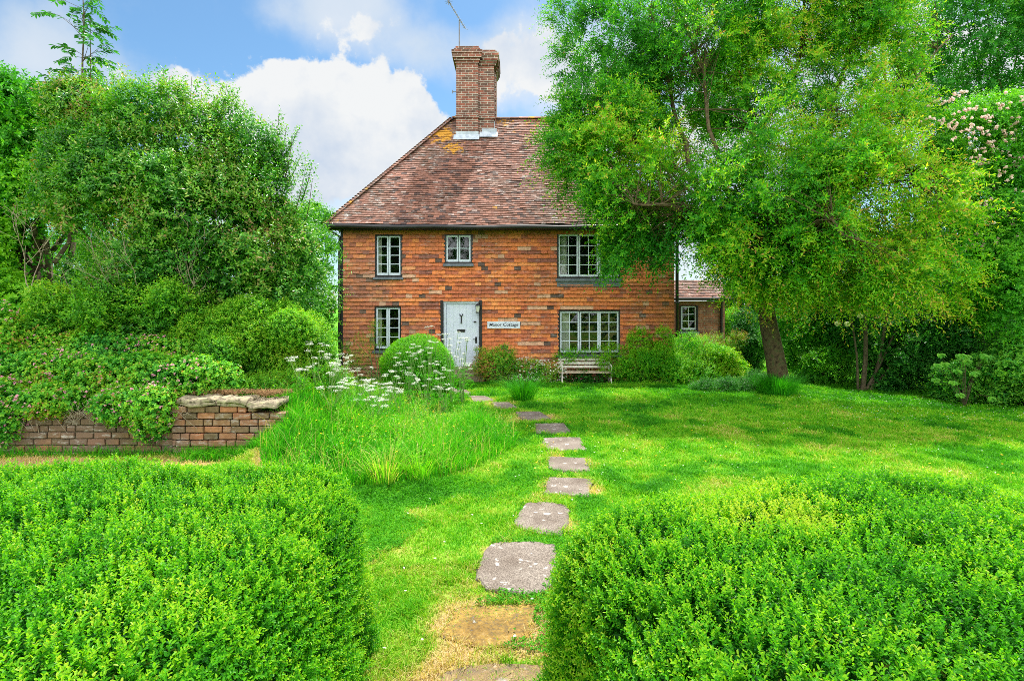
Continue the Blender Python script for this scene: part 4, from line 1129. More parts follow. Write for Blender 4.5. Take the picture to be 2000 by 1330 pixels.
blades(MP, hm, .006 + .008 * rng.random(len(MP)) ** 2, .8, tm_, "long_grass", G_mea, "uncut island of long lush grass left of the path", "long grass")
# broad leaved weeds woven through it
QP = MP[rng.choice(len(MP), 1500)]; QP = QP[fnoise(QP, 1.6, 65) > .46]
v, f, t = shoots(np.c_[QP, gz(QP[:, 0], QP[:, 1])], np.tile([0, 0, 1.], (len(QP), 1)) + rng.normal(size=(len(QP), 3)) * .25, rng.uniform(.22, .5, len(QP)), 12, .05, .018, .05, .8, .3, np.full(len(QP), .5), False, .2)
wo_ = mesh_np("meadow_weeds", v, f, G_bor, None, t); tag(wo_, "leafy weed stems woven through the uncut grass", "weeds", kind='stuff')
# dry straw among it
SP = MP[rng.choice(len(MP), 1600)]; blades(SP, rng.uniform(.25, .55, len(SP)), .004, .9, np.full(len(SP), .97), "dry_grass_stalks", G_mea, "thin bleached seed stalks rising from the long grass", "dry grass")
# grassy weeds at the wall foot and on the bank
WP = np.concatenate([strew(-8.0, -3.0, 7.16, 7.32, 1600), strew(-4.3, -2.9, 6.9, 7.35, 2500)]); blades(WP, rng.uniform(.04, .22, len(WP)), .006, 1.2, .4 + .2 * rng.normal(size=len(WP)), "wall_foot_grass", G_mea, "weedy grass growing along the foot of the brick wall", "grass")


def tuft(cx, cy, n, h, rad, t0, name, label, mat=G_mea, cat="grass tuft", lean=1.0, wd=.008, tv=.15, sq=1.0):
    r = rad * np.sqrt(rng.random(n)); an = rng.uniform(0, 6.283, n); P = np.c_[cx + r * np.cos(an) * sq, cy + r * np.sin(an)]
    B = np.c_[P, gz(P[:, 0], P[:, 1]) - .01]; hh_ = h * rng.uniform(.55, 1.15, n)
    out = np.c_[np.cos(an), np.sin(an), np.zeros(n)] * (lean * (.3 + .9 * rng.random(n)) * hh_)[:, None] * (r / rad * .7 + .3)[:, None] + rng.normal(size=(n, 3)) * .05 * h
    side = np.c_[-np.sin(an), np.cos(an), np.zeros(n)]
    up = np.array([[0, 0, 1.]]); H = hh_[:, None]
    rings = [(0, 0, .5), (.5, .22, .5), (.85, .6, .35), (.95, 1.0, .05)]
    V = np.stack([B + up * H * a_ + out * b_ + sg_ * side * wd * c_ for a_, b_, c_ in rings for sg_ in (-1, 1)], 1).reshape(-1, 3)
    b = np.arange(n)[:, None] * 8
    f = np.concatenate([b + np.array([[2 * k, 2 * k + 1, 2 * k + 3, 2 * k + 2]]) for k in range(3)], 0)
    o_ = mesh_np(name, V, f, mat, None, np.repeat(np.clip(t0 + rng.normal(size=n) * tv, 0, 1), 8))
    return tag(o_, label, cat)


gx_, gy_ = gpx(1022, 782); tuft(gx_, gy_, 520, .50, .20, .22, "grass_tuft", "arching dark green grass tuft in the lawn left of the bench", lean=1.5)
gx_, gy_ = gpx(755, 940); tuft(gx_, gy_, 200, .34, .20, .80, "grass_tuft", "straw yellow iris-like tuft at the front of the long grass", lean=1.0, wd=.010, tv=.12)
gx_, gy_ = gpx(820, 935); tuft(gx_, gy_, 130, .36, .16, .72, "grass_tuft", "pale yellowing tuft just right of the straw yellow one", lean=1.0, wd=.010, tv=.14)
gx_, gy_ = gpx(1517, 770); tuft(gx_, gy_, 1000, .45, .42, .10, "grass_tuft", "long dark grass growing around the foot of the leaning trunk", lean=1.1, wd=.008)

# ================================================================== COW PARSLEY
def parsley(x, y, h, heads, spreadr, label, seed):
    R = random.Random(seed); z0 = float(gz(x, y))
    heads = max(4, int(heads * .8)); root = empty("cow_parsley", (x, y, z0), label, "wildflower", "cow parsley in the long grass")
    st = MB(); Pts = []
    for i in range(heads):
        an = R.uniform(0, 6.28); r = spreadr * math.sqrt(R.random()); hz_ = z0 + h * R.uniform(.72, 1.05)
        ex, ey = x + r * math.cos(an), y + r * math.sin(an)
        st.tube([(x + R.uniform(-.03, .03), y, z0), (x + .35 * (ex - x), y + .35 * (ey - y), z0 + (hz_ - z0) * .55), (ex, ey, hz_)], [.006, .0045, .003], 4, cap=False)
        for k in range(R.randint(7, 10)):
            aa = R.uniform(0, 6.28); rr = .045 * math.sqrt(R.random()) * 1.15
            q_ = (ex + rr * math.cos(aa), ey + rr * math.sin(aa), hz_ + .03 - rr * .15 + R.uniform(-.006, .006))
            st.tube([(ex, ey, hz_), q_], .0015, 3, cap=False); Pts.append(q_)
    st.build("stem", stemg, root)
    Pc = np.array(Pts); n = 11; P_ = np.repeat(Pc, n, 0) + rng.normal(size=(len(Pc) * n, 3)) * np.array([.012, .012, .007])
    D = nrm(rng.normal(size=P_.shape) * np.array([1, 1, .25])); v, f, _ = leaf_geo(P_, D, np.tile([0, 0, 1.], (len(P_), 1)) + rng.normal(size=P_.shape) * .2, .011, .009)
    mesh_np("flower_head", v, f, W_pet, root, np.repeat(np.clip(.7 + rng.normal(size=len(P_)) * .25, 0, 1), 4))
    nb = 26; B = np.c_[x + rng.normal(size=nb) * .09, y + rng.normal(size=nb) * .09, z0 + h * rng.uniform(.05, .62, nb)]
    v, f, t = shoots(B, nrm(rng.normal(size=(nb, 3)) * np.array([1, 1, .3]) + np.array([0, 0, .4])), .2, 16, .038, .016, .3, .8, .1, np.full(nb, .45), False)
    mesh_np("foliage", v, f, G_bor, root, t)


PAR = [(618, 682, 8.3, 8), (590, 710, 8.0, 7), (640, 716, 8.2, 8), (664, 710, 8.5, 8), (700, 722, 9.5, 8), (716, 760, 8.6, 7), (735, 742, 9.2, 9), (752, 772, 8.5, 8), (728, 785, 8.0, 8),
       (690, 750, 8.1, 10), (650, 755, 7.8, 7), (765, 735, 9.9, 6), (780, 760, 9.3, 4), (655, 700, 8.4, 7),
       (800, 680, 10.6, 8), (835, 690, 10.8, 9), (860, 720, 10.6, 8), (800, 725, 10.5, 7), (882, 655, 11.2, 8), (905, 664, 11.3, 7), (842, 650, 11.3, 6), (900, 705, 11.2, 7), (830, 745, 10.2, 7), (775, 705, 10.6, 6), (868, 752, 10.3, 6)]
POS = ['leftmost of the white umbels, by the wall end', 'low left one beside the coping stones', 'small one behind the left umbels', 'left one with few heads', 'tall dense one left of the round bush', 'full flowering one in the middle of the long grass',
       'widest one in the middle of the white drift', 'one at the lower right of the white drift', 'lowest and nearest one of the white drift', 'one at the left of the white drift', 'low sparse one at the left', 'one just left of the round bush', 'small one low left of the round bush', 'far left one behind the drift',
       'one in front of the round bush top left', 'one in front of the round bush centre', 'one at the right side of the round bush', 'one low in front of the round bush', 'tall one in front of the pale door', 'tall one in front of the door letterbox', 'tall one rising above the round bush', 'one at the right of the bush by the doorstep', 'low one under the round bush', 'one at the left side of the round bush', 'one at the foot of the bush near the last stone']
for i, (x_, y_, Y_, hd) in enumerate(PAR):
    top = px(x_, y_, Y_); z0 = float(gz(top[0], Y_)); h_ = max(.35, top[2] - z0 + .05)
    parsley(top[0], Y_, h_, hd + 3, .20 + .05 * (hd > 6), "white cow parsley, " + POS[i], 100 + i)

# ================================================================== ROUND BUSH
c = px(817, 716, 12.5)
rb = empty("clipped_bush", (c[0], 12.5, 0), "dome shaped clipped green bush beside the front door", "bush")
lb = [(np.array([c[0], 12.5, .58]), np.array([.84, .80, .74]))]
foliage("foliage", lb, 15000, 6, .05, .026, .015, G_ball, rb, .05, .5, .8, .3, .5, .4, lo=.86, hi=1.05, rough=.13, nscale=2, inner=2500, innerL=.05)
mb = MB(); stems(mb, (c[0], 12.5, 0), lb, 8, .03, 3, .03); mb.build("stem", dtwig, rb)

# ================================================================== LEFT SHRUBS
# dark evergreen shrub
hol = empty("evergreen_shrub", (-5.6, 9.6, .9), "tall dense evergreen shrub with upright ragged top left of the cottage", "shrub")
lobesA = [lobe_px(300, 300, 9.8, 110, 115), lobe_px(215, 290, 9.9, 95, 100), lobe_px(390, 300, 9.8, 105, 110), lobe_px(450, 345, 9.8, 90, 95), lobe_px(510, 395, 9.8, 65, 100), lobe_px(535, 490, 9.7, 72, 95), lobe_px(430, 450, 9.4, 140, 120),
          lobe_px(330, 420, 9.3, 120, 110), lobe_px(260, 380, 9.2, 110, 80), lobe_px(180, 390, 9.2, 90, 70), lobe_px(560, 560, 9.8, 75, 70), lobe_px(440, 570, 9.4, 130, 80), lobe_px(300, 600, 9.0, 100, 110), lobe_px(370, 520, 9.1, 90, 90), lobe_px(240, 530, 9.3, 60, 70)]
def gapA(P):
    X_, Y_ = 1000 + P[:, 0] / P[:, 1] * F, HZ - (P[:, 2] - CH) / P[:, 1] * F
    r = rng.random(len(P)); hole = (((X_ - 215) / 75) ** 2 + ((Y_ - 480) / 62) ** 2 < 1) | (((X_ - 75) / 48) ** 2 + ((Y_ - 490) / 75) ** 2 < 1) | (((X_ - 400) / 45) ** 2 + ((Y_ - 525) / 25) ** 2 < 1)
    thin = (fnoise(P, 2.1, 90) < .44) & (r < .72)
    return ~(hole & (r < .86)) & ~thin
foliage("foliage", sublobes(lobesA, 6, .5), 20000, 8, .20, .074, .036, G_hol, hol, .12, .6, .8, .34, .52, .75, lo=.7, hi=1.04, rough=.22, nscale=1.3, camside=.35, inner=4500, innerL=.09, gap=gapA)
P_, O_ = sample_lobes(lobesA, 950, 1.0, 1.16, .95, .3, .35)
V_, F_v, T_v = shoots(P_, nrm(O_ * .6 + np.array([0, -.1, 1.0]) + rng.normal(size=P_.shape) * .3), rng.uniform(.25, .6, len(P_)), 14, .072, .032, .1, .8, .3, .55 + .8 * (fnoise(P_, 1.5, 33) - .5), False)
mesh_np("long_shoots", V_, F_v, G_hol, hol, T_v)
# upright ragged leaders on top
R = random.Random(8); Bl, Dl, Ll = [], [], []; ml = MB()
for (x_, y_) in [(212, 160), (228, 175), (250, 190), (322, 135), (335, 150), (352, 165), (378, 150), (395, 175), (440, 165), (452, 172), (425, 185), (470, 215), (515, 225), (530, 240), (545, 215), (560, 245), (575, 270), (590, 300), (600, 320), (612, 318), (608, 350), (290, 165), (268, 180), (500, 235), (585, 250), (180, 150), (196, 190), (410, 200), (485, 235)]:
    T_ = px(x_ + R.uniform(-4, 4), y_, 9.8 + R.uniform(-.4, .4)); B_0 = T_ + np.array([-.10 - R.uniform(0, .15) * (x_ > 400) * 2, 0, -R.uniform(.7, 1.2)])
    ml.tube([B_0, (B_0 + T_) / 2 + np.array([.02, 0, 0]), T_], [.010, .007, .003], 4, cap=False)
    Bl.append(B_0); Dl.append(T_ - B_0); Ll.append(np.linalg.norm(T_ - B_0))
Bl = np.array(Bl); Dl = np.array(Dl); Ll = np.array(Ll)
v, f, t = join([shoots(Bl + rng.normal(size=Bl.shape) * .05, Dl + rng.normal(size=Dl.shape) * .06, Ll, 34, .08, .036, 0, .85, .15, np.full(len(Bl), .5), False) for _ in range(4)])
mesh_np("leader_leaves", v, f, G_hol, hol, t)
stems(ml, (-5.2, 9.7, .9), lobesA, 46, .035, 9, .35, 7, .75)
ml.build("branches", dtwig, hol)

# bare grey twiggy shrub in front
tw = empty("twiggy_shrub", (-5.9, 8.5, .8), "sparse shrub with pale bare twigs standing before the evergreen", "shrub")
mb = MB(); R = random.Random(12); tips = []
def grow(p, d, L, r, depth):
    n = 5; pts = [p.copy()]; dd = d.copy()
    for i in range(n):
        dd = dd + np.array([R.gauss(0, .12), R.gauss(0, .12), R.gauss(0, .05) + .03]); dd /= np.linalg.norm(dd); pts.append(pts[-1] + dd * L / n)
    mb.tube(pts, [max(.0022, r * (1 - .6 * i / n)) for i in range(n + 1)], 5, cap=False)
    if depth == 0: tips.append((pts[-1], dd)); return
    for k in range(R.choice([2, 3, 3])):
        q_ = pts[R.randint(2, n)]; d2 = dd + np.array([R.gauss(0, .55), R.gauss(0, .4), R.gauss(.05, .3)]); d2 /= np.linalg.norm(d2)
        grow(q_, d2, L * R.uniform(.55, .8), r * .6, depth - 1)
for (x_, y_) in [(255, 620), (300, 630), (330, 640), (360, 640), (215, 630), (60, 570), (380, 560)]:
    b = px(x_, y_, 8.5 if x_ > 150 else 8.8)
    for q_ in range(2): grow(b, np.array([R.gauss(-.1, .35), R.gauss(0, .2), 1.0]), R.uniform(.5, .85), .010, 3)
mb.build("branches", twig, tw)
tp = np.array([t_[0] for t_ in tips]); td = np.array([t_[1] for t_ in tips])
m_ = rng.random(len(tp)) < .62
v, f, t = shoots(tp[m_] - td[m_] * .10, td[m_], .24, 13, .04, .02, .1, .85, .3, np.full(m_.sum(), .62), False)
mesh_np("foliage", v, f, G_hol, tw, t)
foliage('spring_leaves', sublobes([lobe_px(330, 610, 8.6, 90, 60), lobe_px(230, 590, 8.6, 70, 70), lobe_px(140, 620, 8.5, 80, 45), lobe_px(330, 520, 8.9, 70, 40)], 4), 5200, 9, .18, .052, .028, G_mnd, tw, .1, .8, .75, .3, .5, .5, lo=.3, hi=1.1, rough=.3, nscale=1.5)

# bright leaved tree far left
bt = empty("broadleaf_tree", (-9.5, 10.8, .9), "bright green bushy tree at the far left edge", "tree")
lobesB = [lobe_px(40, 270, 11, 120, 120), lobe_px(120, 280, 11, 90, 90), lobe_px(-60, 300, 11, 130, 170), lobe_px(30, 400, 10.6, 130, 100), lobe_px(150, 350, 10.8, 90, 90), lobe_px(0, 520, 10.4, 110, 90), lobe_px(-20, 620, 9.6, 110, 90), lobe_px(5, 190, 11, 45, 50)]
foliage("crown", sublobes(lobesB, 5), 14000, 9, .26, .085, .05, G_brt, bt, .3, .35, .8, .3, .55, .7, lo=.66, hi=1.03, rough=.2, nscale=1.0, camside=.4, inner=3000, innerL=.12, gap=gapA)
mb = MB(); stems(mb, (-9.3, 10.8, .9), lobesB, 20, .08, 5, .3, 7); mb.build("trunk", dtwig, bt)

# ash sapling poking above
an_ = empty("ash_sapling", px(168, 330, 10), "slender ash sapling poking above the shrubs at top left", "sapling")
mb = MB(); R = random.Random(31); base = px(168, 330, 10); top = px(160, -12, 10)
pts = [base * (1 - s_) + top * s_ + np.array([.03 * math.sin(s_ * 9), 0, 0]) for s_ in np.linspace(0, 1, 9)]
mb.tube(pts, [.022 * (1 - .8 * i / 8) + .003 for i in range(9)], 6)
mb.tube([px(176, 200, 10), px(177, 110, 10), px(176, 40, 10)], [.01, .007, .003], 5)
BL, DL = [], []
def pinnate(b, d, L):
    d = d / np.linalg.norm(d); pts = [b + d * L * s_ + np.array([0, 0, -.28 * L * s_ ** 2]) for s_ in np.linspace(0, 1, 5)]
    mb.tube(pts, .003, 3, cap=False)
    sidev = np.cross(d, [0, 0, 1.]); sidev /= np.linalg.norm(sidev) + 1e-9
    for k in range(6):
        s_ = .28 + .72 * k / 5; p_ = b + d * L * s_ + np.array([0, 0, -.28 * L * s_ ** 2])
        for sg_ in (-1, 1): BL.append(p_); DL.append(sidev * sg_ * .9 + d * .55 + np.array([0, 0, -.5 + R.gauss(0, .2)]))
    BL.append(b + d * L + np.array([0, 0, -.28 * L])); DL.append(d + np.array([0, 0, -.4]))
for i in range(46):
    s_ = min(1, .2 + .8 * i / 45 + R.uniform(-.05, .05)); b = base * (1 - s_) + top * s_; an = i * 2.4 + R.uniform(-.4, .4)
    arm = R.uniform(.05, .62) * (1.15 - .6 * s_); b2 = b + np.array([math.cos(an), .6 * math.sin(an), R.uniform(.2, .9)]) * arm
    mb.tube([b, b2], [.006, .003], 4, cap=False)
    for q_ in range(2): pinnate(b2, np.array([math.cos(an) + R.gauss(0, .6), math.sin(an) + R.gauss(0, .5), R.uniform(-.2, .7)]), R.uniform(.24, .42))
v, f, _ = leaf_geo(np.array(BL), np.array(DL), np.tile([0, -.3, 1.], (len(BL), 1)) + rng.normal(size=(len(BL), 3)) * .3, .105, .046, True)
mesh_np("leaves", v, f, G_ash, an_, np.repeat(rng.random(len(BL)), 6)); mb.build("stem", dtwig, an_)

# rounded privet mound
pm = empty("rounded_shrub", (-4.2, 9.4, .7), "rounded light green shrub below the evergreen, left of the cottage wall", "shrub")
lobesC = [lobe_px(560, 685, 8.9, 92, 88), lobe_px(470, 665, 8.7, 95, 80), lobe_px(610, 720, 9.0, 48, 70), lobe_px(405, 680, 8.5, 62, 62)]
foliage("foliage", sublobes(lobesC, 4), 19000, 8, .09, .040, .020, G_mnd, pm, .05, .9, .75, .35, .62, .6, lo=.78, hi=1.08, rough=.26, nscale=1.3, camside=.45, inner=2500, innerL=.06)
mb = MB(); stems(mb, (-4.4, 9.5, .7), lobesC, 12, .02, 15, .1); mb.build("stem", dtwig, pm)

# shrubs between evergreen and house
hb = empty("side_hedge", (-6.2, 16.5, .5), "tall loose hedge running back beside the left wall of the cottage", "hedge")
lobesD = [lobe_px(625, 500, 13.8, 45, 60), lobe_px(630, 590, 13.4, 40, 75), lobe_px(600, 500, 12.5, 50, 90), lobe_px(590, 600, 12, 60, 90), lobe_px(600, 450, 15.5, 60, 50), lobe_px(560, 560, 15, 60, 110), lobe_px(610, 660, 13.6, 48, 60), lobe_px(610, 425, 17.5, 35, 35), lobe_px(480, 560, 16, 120, 150), lobe_px(350, 560, 17, 150, 180), lobe_px(150, 560, 17, 200, 180), lobe_px(0, 560, 16, 200, 180)]
foliage("foliage", sublobes(lobesD, 4), 17000, 8, .20, .065, .032, G_mnd, hb, .2, .4, .8, .25, .5, .45, lo=.6, hi=1.02, rough=.15, camside=.5, inner=4000, innerL=.16)
mb = MB(); stems(mb, (-6.5, 16, .3), lobesD[:7], 10, .04, 16, .2); mb.build("stem", dtwig, hb)

# trailing cranesbill over the wall
ger = empty("cranesbill_bank", (-6, 7.7, .7), "spreading mass of cranesbill with small pink flowers tumbling over the brick wall", "flowering plants")
lobesG = [lobe_px(80, 740, 7.75, 95, 60), lobe_px(180, 755, 7.7, 90, 62), lobe_px(280, 745, 7.7, 90, 60), lobe_px(370, 735, 7.7, 70, 42), lobe_px(425, 745, 7.75, 40, 32), lobe_px(310, 800, 7.35, 42, 52), lobe_px(250, 790, 7.35, 60, 32), lobe_px(100, 780, 7.35, 60, 34), lobe_px(20, 800, 7.4, 45, 60), lobe_px(180, 690, 8.2, 110, 45), lobe_px(60, 680, 8.2, 90, 50), lobe_px(330, 690, 8.3, 80, 35), lobe_px(-30, 700, 7.9, 80, 110)]
for l_ in lobesG: l_[1][1] = min(l_[1][1], .30)
foliage("foliage", lobesG, 15000, 7, .07, .040, .034, G_ger, ger, .1, .45, .95, .25, .56, .6, lo=.6, hi=1.05, rough=.30, nscale=2.2, camside=.6, inner=1500, innerL=.05)
Pf, Of = sample_lobes(lobesG, 1300, 1.0, 1.16, .9, .2, .2); kf = fnoise(Pf, 1.3, 71) > .45; Pf = Pf[kf]
v, f, t = shoots(Pf, np.tile([0, -.5, 1.], (len(Pf), 1)) + rng.normal(size=Pf.shape) * .3,   .012, 5, .026, .022, 0, .95, 0, np.full(len(Pf), .5), False, .3)
mesh_np("flowers", v, f, P_pet, ger, t)
# dead brown stems hanging on the wall, dry moss on the coping
mb = MB(); R = random.Random(77)
for i in range(90):
    x_ = R.choice([R.uniform(130, 300), R.uniform(30, 380)]); b = px(x_, R.uniform(780, 805), 7.28); mb.tube([b, b + np.array([R.uniform(-.1, .1), -.04, -.08]), b + np.array([R.uniform(-.2, .2), -.03, -R.uniform(.12, .3)])], .0028, 4, cap=False)
mb.build("dead_stems", twig, ger)
Pm = np.c_[rng.uniform(-4.5, -3.1, 2600), YW + rng.uniform(-.02, .30, 2600), .78 + rng.random(2600) * .05]; kk = (fnoise(Pm, 4, 73) + .35 * (Pm[:, 1] - YW)) > .50; Pm = Pm[kk]
v, f, t = shoots(Pm, nrm(np.tile([0, -.1, 1.], (len(Pm), 1)) + rng.normal(size=Pm.shape) * .6), .035, 5, .022, .008, 0, .8, 0, np.full(len(Pm), .5), False, .3)
ms = mesh_np("dry_moss", v, f, K_brown, None, t); tag(ms, "dry brown moss and stonecrop on top of the coping stones", "moss", kind='stuff')
# bed plants behind the wall between geranium and meadow
bp_ = empty("bank_weeds", (-3.6, 8.4, .7), "mixed leafy weeds and yellow green growth behind the coping stones", "plants")
lobesW = [lobe_px(470, 765, 7.9, 60, 22), lobe_px(540, 760, 8.1, 60, 28), lobe_px(590, 740, 8.6, 60, 40), lobe_px(620, 760, 8.6, 60, 45)]
foliage("foliage", lobesW, 4200, 8, .13, .036, .014, G_mnd, bp_, .1, .9, .6, .3, .62, .5, lo=.3, hi=1.1, rough=.25, nscale=3)

# ================================================================== BORDER IN FRONT OF THE HOUSE
def clump(name, lobes, n, k, sl, L, W, mat, label, cat, t0=.45, droop=.15, up=.6, nscale=2, flowers=None, rough=.2, inner=0, tn=.5):
    c_ = lobes[0][0]; root = empty(name, (c_[0], c_[1], float(gz(c_[0], c_[1]))), label, cat)
    foliage("foliage", sublobes(lobes, 3), n, k, sl, L, W, mat, root, droop, up, .8, .3, t0, tn, lo=.5, hi=1.08, rough=rough, nscale=nscale, inner=inner, innerL=L * 1.5)
    mb = MB(); stems(mb, (c_[0], c_[1], float(gz(c_[0], c_[1]))), lobes, 9, .008, 2, .05, 4, .8); mb.build("stem", stemg, root)
    if flowers:
        nf, pet, s_ = flowers; Pf, Of = sample_lobes(lobes, nf, .95, 1.15, .9, .2, .4)
        v, f, t = shoots(Pf, np.tile([0, -.6, 1.], (len(Pf), 1)) + rng.normal(size=Pf.shape) * .3, s_ * .5, 6, s_, s_ * .8, 0, .95, 0, np.full(len(Pf), .6), False, .3)
        mesh_np("flowers", v, f, pet, root, t)
    return root
clump("rose_bush", [lobe_px(968, 715, 14.9, 42, 28), lobe_px(985, 695, 15, 22, 20), lobe_px(945, 705, 15, 18, 25)], 1500, 8, .14, .045, .024, G_ger, "loose young rose bush with reddish tips right of the front door", "bush", .80)
clump("border_plants", [lobe_px(1030, 722, 15.0, 40, 20), lobe_px(1065, 726, 14.9, 35, 18)], 1500, 7, .10, .035, .018, G_ger, "low mixed border plants with pale flowers between rose bush and bench", "plants", .72, flowers=(260, W_pet, .03))
clump("border_plants", [lobe_px(1120, 738, 15.1, 50, 12), lobe_px(1165, 738, 15.1, 40, 12)], 1100, 7, .08, .035, .018, G_dark, "dark low plants growing under the bench", "plants", .5, flowers=(60, P_pet, .018))
clump("climbing_weed", [lobe_px(1150, 692, 15.25, 62, 9), lobe_px(1105, 700, 15.2, 25, 8), lobe_px(1200, 690, 15.2, 30, 18), lobe_px(1185, 718, 14.95, 16, 16)], 900, 8, .14, .035, .022, G_bor, "leafy growth trailing over the bench back and window sill", "plant", .75, flowers=(24, P_pet, .02))
clump("wall_shrub", [lobe_px(1247, 672, 15.2, 22, 34), lobe_px(1275, 690, 15.2, 40, 24), lobe_px(1300, 668, 15.2, 20, 28)], 850, 7, .15, .055, .036, G_bor, "small wall shrub with broad grey green leaves by the right end of the facade", "shrub", .8)
clump("lush_border_shrub", [lobe_px(1250, 722, 14.7, 55, 34), lobe_px(1310, 712, 14.6, 60, 46), lobe_px(1360, 700, 14.9, 55, 44), lobe_px(1345, 730, 14.3, 60, 28)], 5200, 9, .16, .042, .017, G_bor, "dense lush green perennials filling the border right of the bench", "plants", .62, up=.9, inner=900)
clump("lush_border_shrub", [lobe_px(1400, 712, 14.9, 42, 36), lobe_px(1428, 725, 14.7, 30, 28)], 2400, 8, .16, .06, .035, G_bor, "bright broad leaved plants at the right end of the border", "plants", .85, inner=300)
clump("feathery_plant", [lobe_px(1440, 668, 16.3, 18, 20), lobe_px(1390, 668, 16.2, 34, 16)], 700, 8, .16, .04, .012, G_ger, "pale feathery plant standing before the outbuilding", "plant", .9, up=1.2)
clump("ground_cover", [lobe_px(1400, 757, 12.9, 55, 16), lobe_px(1450, 755, 13.0, 45, 16), lobe_px(1480, 745, 13.2, 30, 18)], 2600, 8, .12, .04, .014, G_dark, "dark low spreading plants between the border and the leaning trunk", "plants", .62, up=1.0)
clump("weed_stalks", [lobe_px(735, 660, 14.8, 12, 40), lobe_px(700, 690, 14.6, 30, 40), lobe_px(760, 690, 14.7, 20, 20)], 700, 7, .16, .04, .014, G_mnd, "thin weeds standing against the wall under the lower left window", "plants", .7, up=1.5)
sb = strew(-1.3, 5.4, 14.25, 15.5, 10); 
sl_ = MB(); sl_.box(-1.25, 5.3, 14.28, 15.5, -.16, -.085); so2 = sl_.build("border_soil", Soil); tag(so2, 'dark soil of the flower border', kind='structure')

# ================================================================== BENCH
YBn = 14.75; kb = YBn / F
bn = empty("garden_bench", ((1146 - 1000) * kb, YBn, -.1), "small white painted garden bench under the lower right window", "bench")
bx0, bx1 = (1098 - 1000) * kb, (1194 - 1000) * kb
def bz(y): return CH + (HZ - y) * kb
for i, x in enumerate((bx0, bx1)):
    m_ = MB(); m_.tube([(x, YBn - .02, bz(728)), (x + .0, YBn + .02, bz(740)), (x, YBn - .05, -.09)], .022, 8); m_.build("leg", Bench, bn)
    m_ = MB(); m_.tube([(x, YBn + .36, -.09), (x, YBn + .34, bz(730)), (x, YBn + .42, bz(698) - .02)], .022, 8); m_.build("leg", Bench, bn)
    m_ = MB(); m_.tube([(x, YBn - .03, bz(729)), (x, YBn - .05, bz(716)), (x, YBn + .1, bz(713)), (x, YBn + .40, bz(712))], .018, 8); m_.build("armrest", Bench, bn)
m_ = MB()
for i in range(4): m_.box(bx0 - .09, bx1 + .09, YBn - .04 + i * .10, YBn + .04 + i * .10, bz(729), bz(729) + .028, bev=.004)
m_.build("seat", BenchS, bn)
m_ = MB()
for i, y in enumerate((719, 712, 705)): m_.box(bx0 - .07, bx1 + .05, YBn + .37 + i * .02, YBn + .395 + i * .02, bz(y) - .035, bz(y) + .035, bev=.004)
m_.build("backrest", Bench, bn)

# ================================================================== BIG TREE
YT = 13.0
tr_ = empty("willow_leaved_tree", px(1520, 762, YT), "large spreading tree with a leaning trunk and drooping narrow leaves on the lawn", "tree")
trunk = [px(1524, 764, YT), px(1520, 735, YT), px(1512, 690, YT), px(1502, 640, YT), px(1494, 590, YT), px(1490, 540, YT - .05), px(1488, 500, YT - .1)]
mb = MB(); mb.tube(trunk, [.27, .235, .215, .20, .19, .175, .15], 14)
limbs = [([(1490, 540, 13), (1440, 440, 12.8), (1360, 360, 12.5), (1250, 280, 12.3), (1160, 200, 12.2)], .15), ([(1488, 500, 12.9), (1500, 400, 12.9), (1475, 260, 13), (1440, 130, 13), (1420, 20, 13)], .16),
         ([(1488, 510, 12.9), (1550, 400, 12.6), (1600, 260, 12.4), (1650, 130, 12.3), (1700, 0, 12.3)], .16), ([(1490, 530, 13), (1600, 420, 12), (1720, 340, 11.3), (1820, 330, 10.8)], .13),
         ([(1490, 540, 13), (1430, 470, 12), (1340, 420, 11.2), (1240, 400, 10.9)], .11), ([(1475, 260, 13), (1540, 190, 12.7), (1570, 80, 12.6), (1560, -40, 12.5)], .09), ([(1360, 360, 12.5), (1330, 240, 12.8), (1290, 120, 12.8), (1270, 20, 12.8)], .09),
         ([(1600, 260, 12.4), (1700, 210, 12), (1790, 150, 12), (1860, 70, 12)], .09), ([(1488, 520, 12.9), (1520, 460, 11.5), (1600, 430, 10.4), (1680, 470, 9.9)], .10), ([(1490, 520, 13), (1420, 430, 14), (1300, 330, 14.4), (1200, 330, 14.5)], .10), ([(1440, 440, 12.8), (1400, 300, 12), (1380, 180, 11.8), (1360, 60, 11.8)], .08)]
def leanback(l_):      # the top of the crown leans away from the lawn
    c_, r_ = l_; k_ = 1 + .115 * sm((c_[2] - 5.2) / 2.5)
    return (np.array([c_[0] * k_, c_[1] * k_, CH + (c_[2] - CH) * k_]), r_ * k_)
LP_ = []
R = random.Random(2)
for pts, r in limbs:
    P_ = [leanback((px(*q_), 1))[0] for q_ in pts]; fine = []
    for i in range(len(P_) - 1):
        for s_ in (0, .34, .67): fine.append(P_[i] * (1 - s_) + P_[i + 1] * s_ + np.array([R.gauss(0, .05), R.gauss(0, .05), R.gauss(0, .05)]) * (1 if i or s_ else 0))
    fine.append(P_[-1]); m = len(fine)
    mb.tube(fine, [r * .62 * (1 - .85 * i / (m - 1)) + .012 for i in range(m)], 8)
    LP_ += fine
LPA = np.array(LP_)
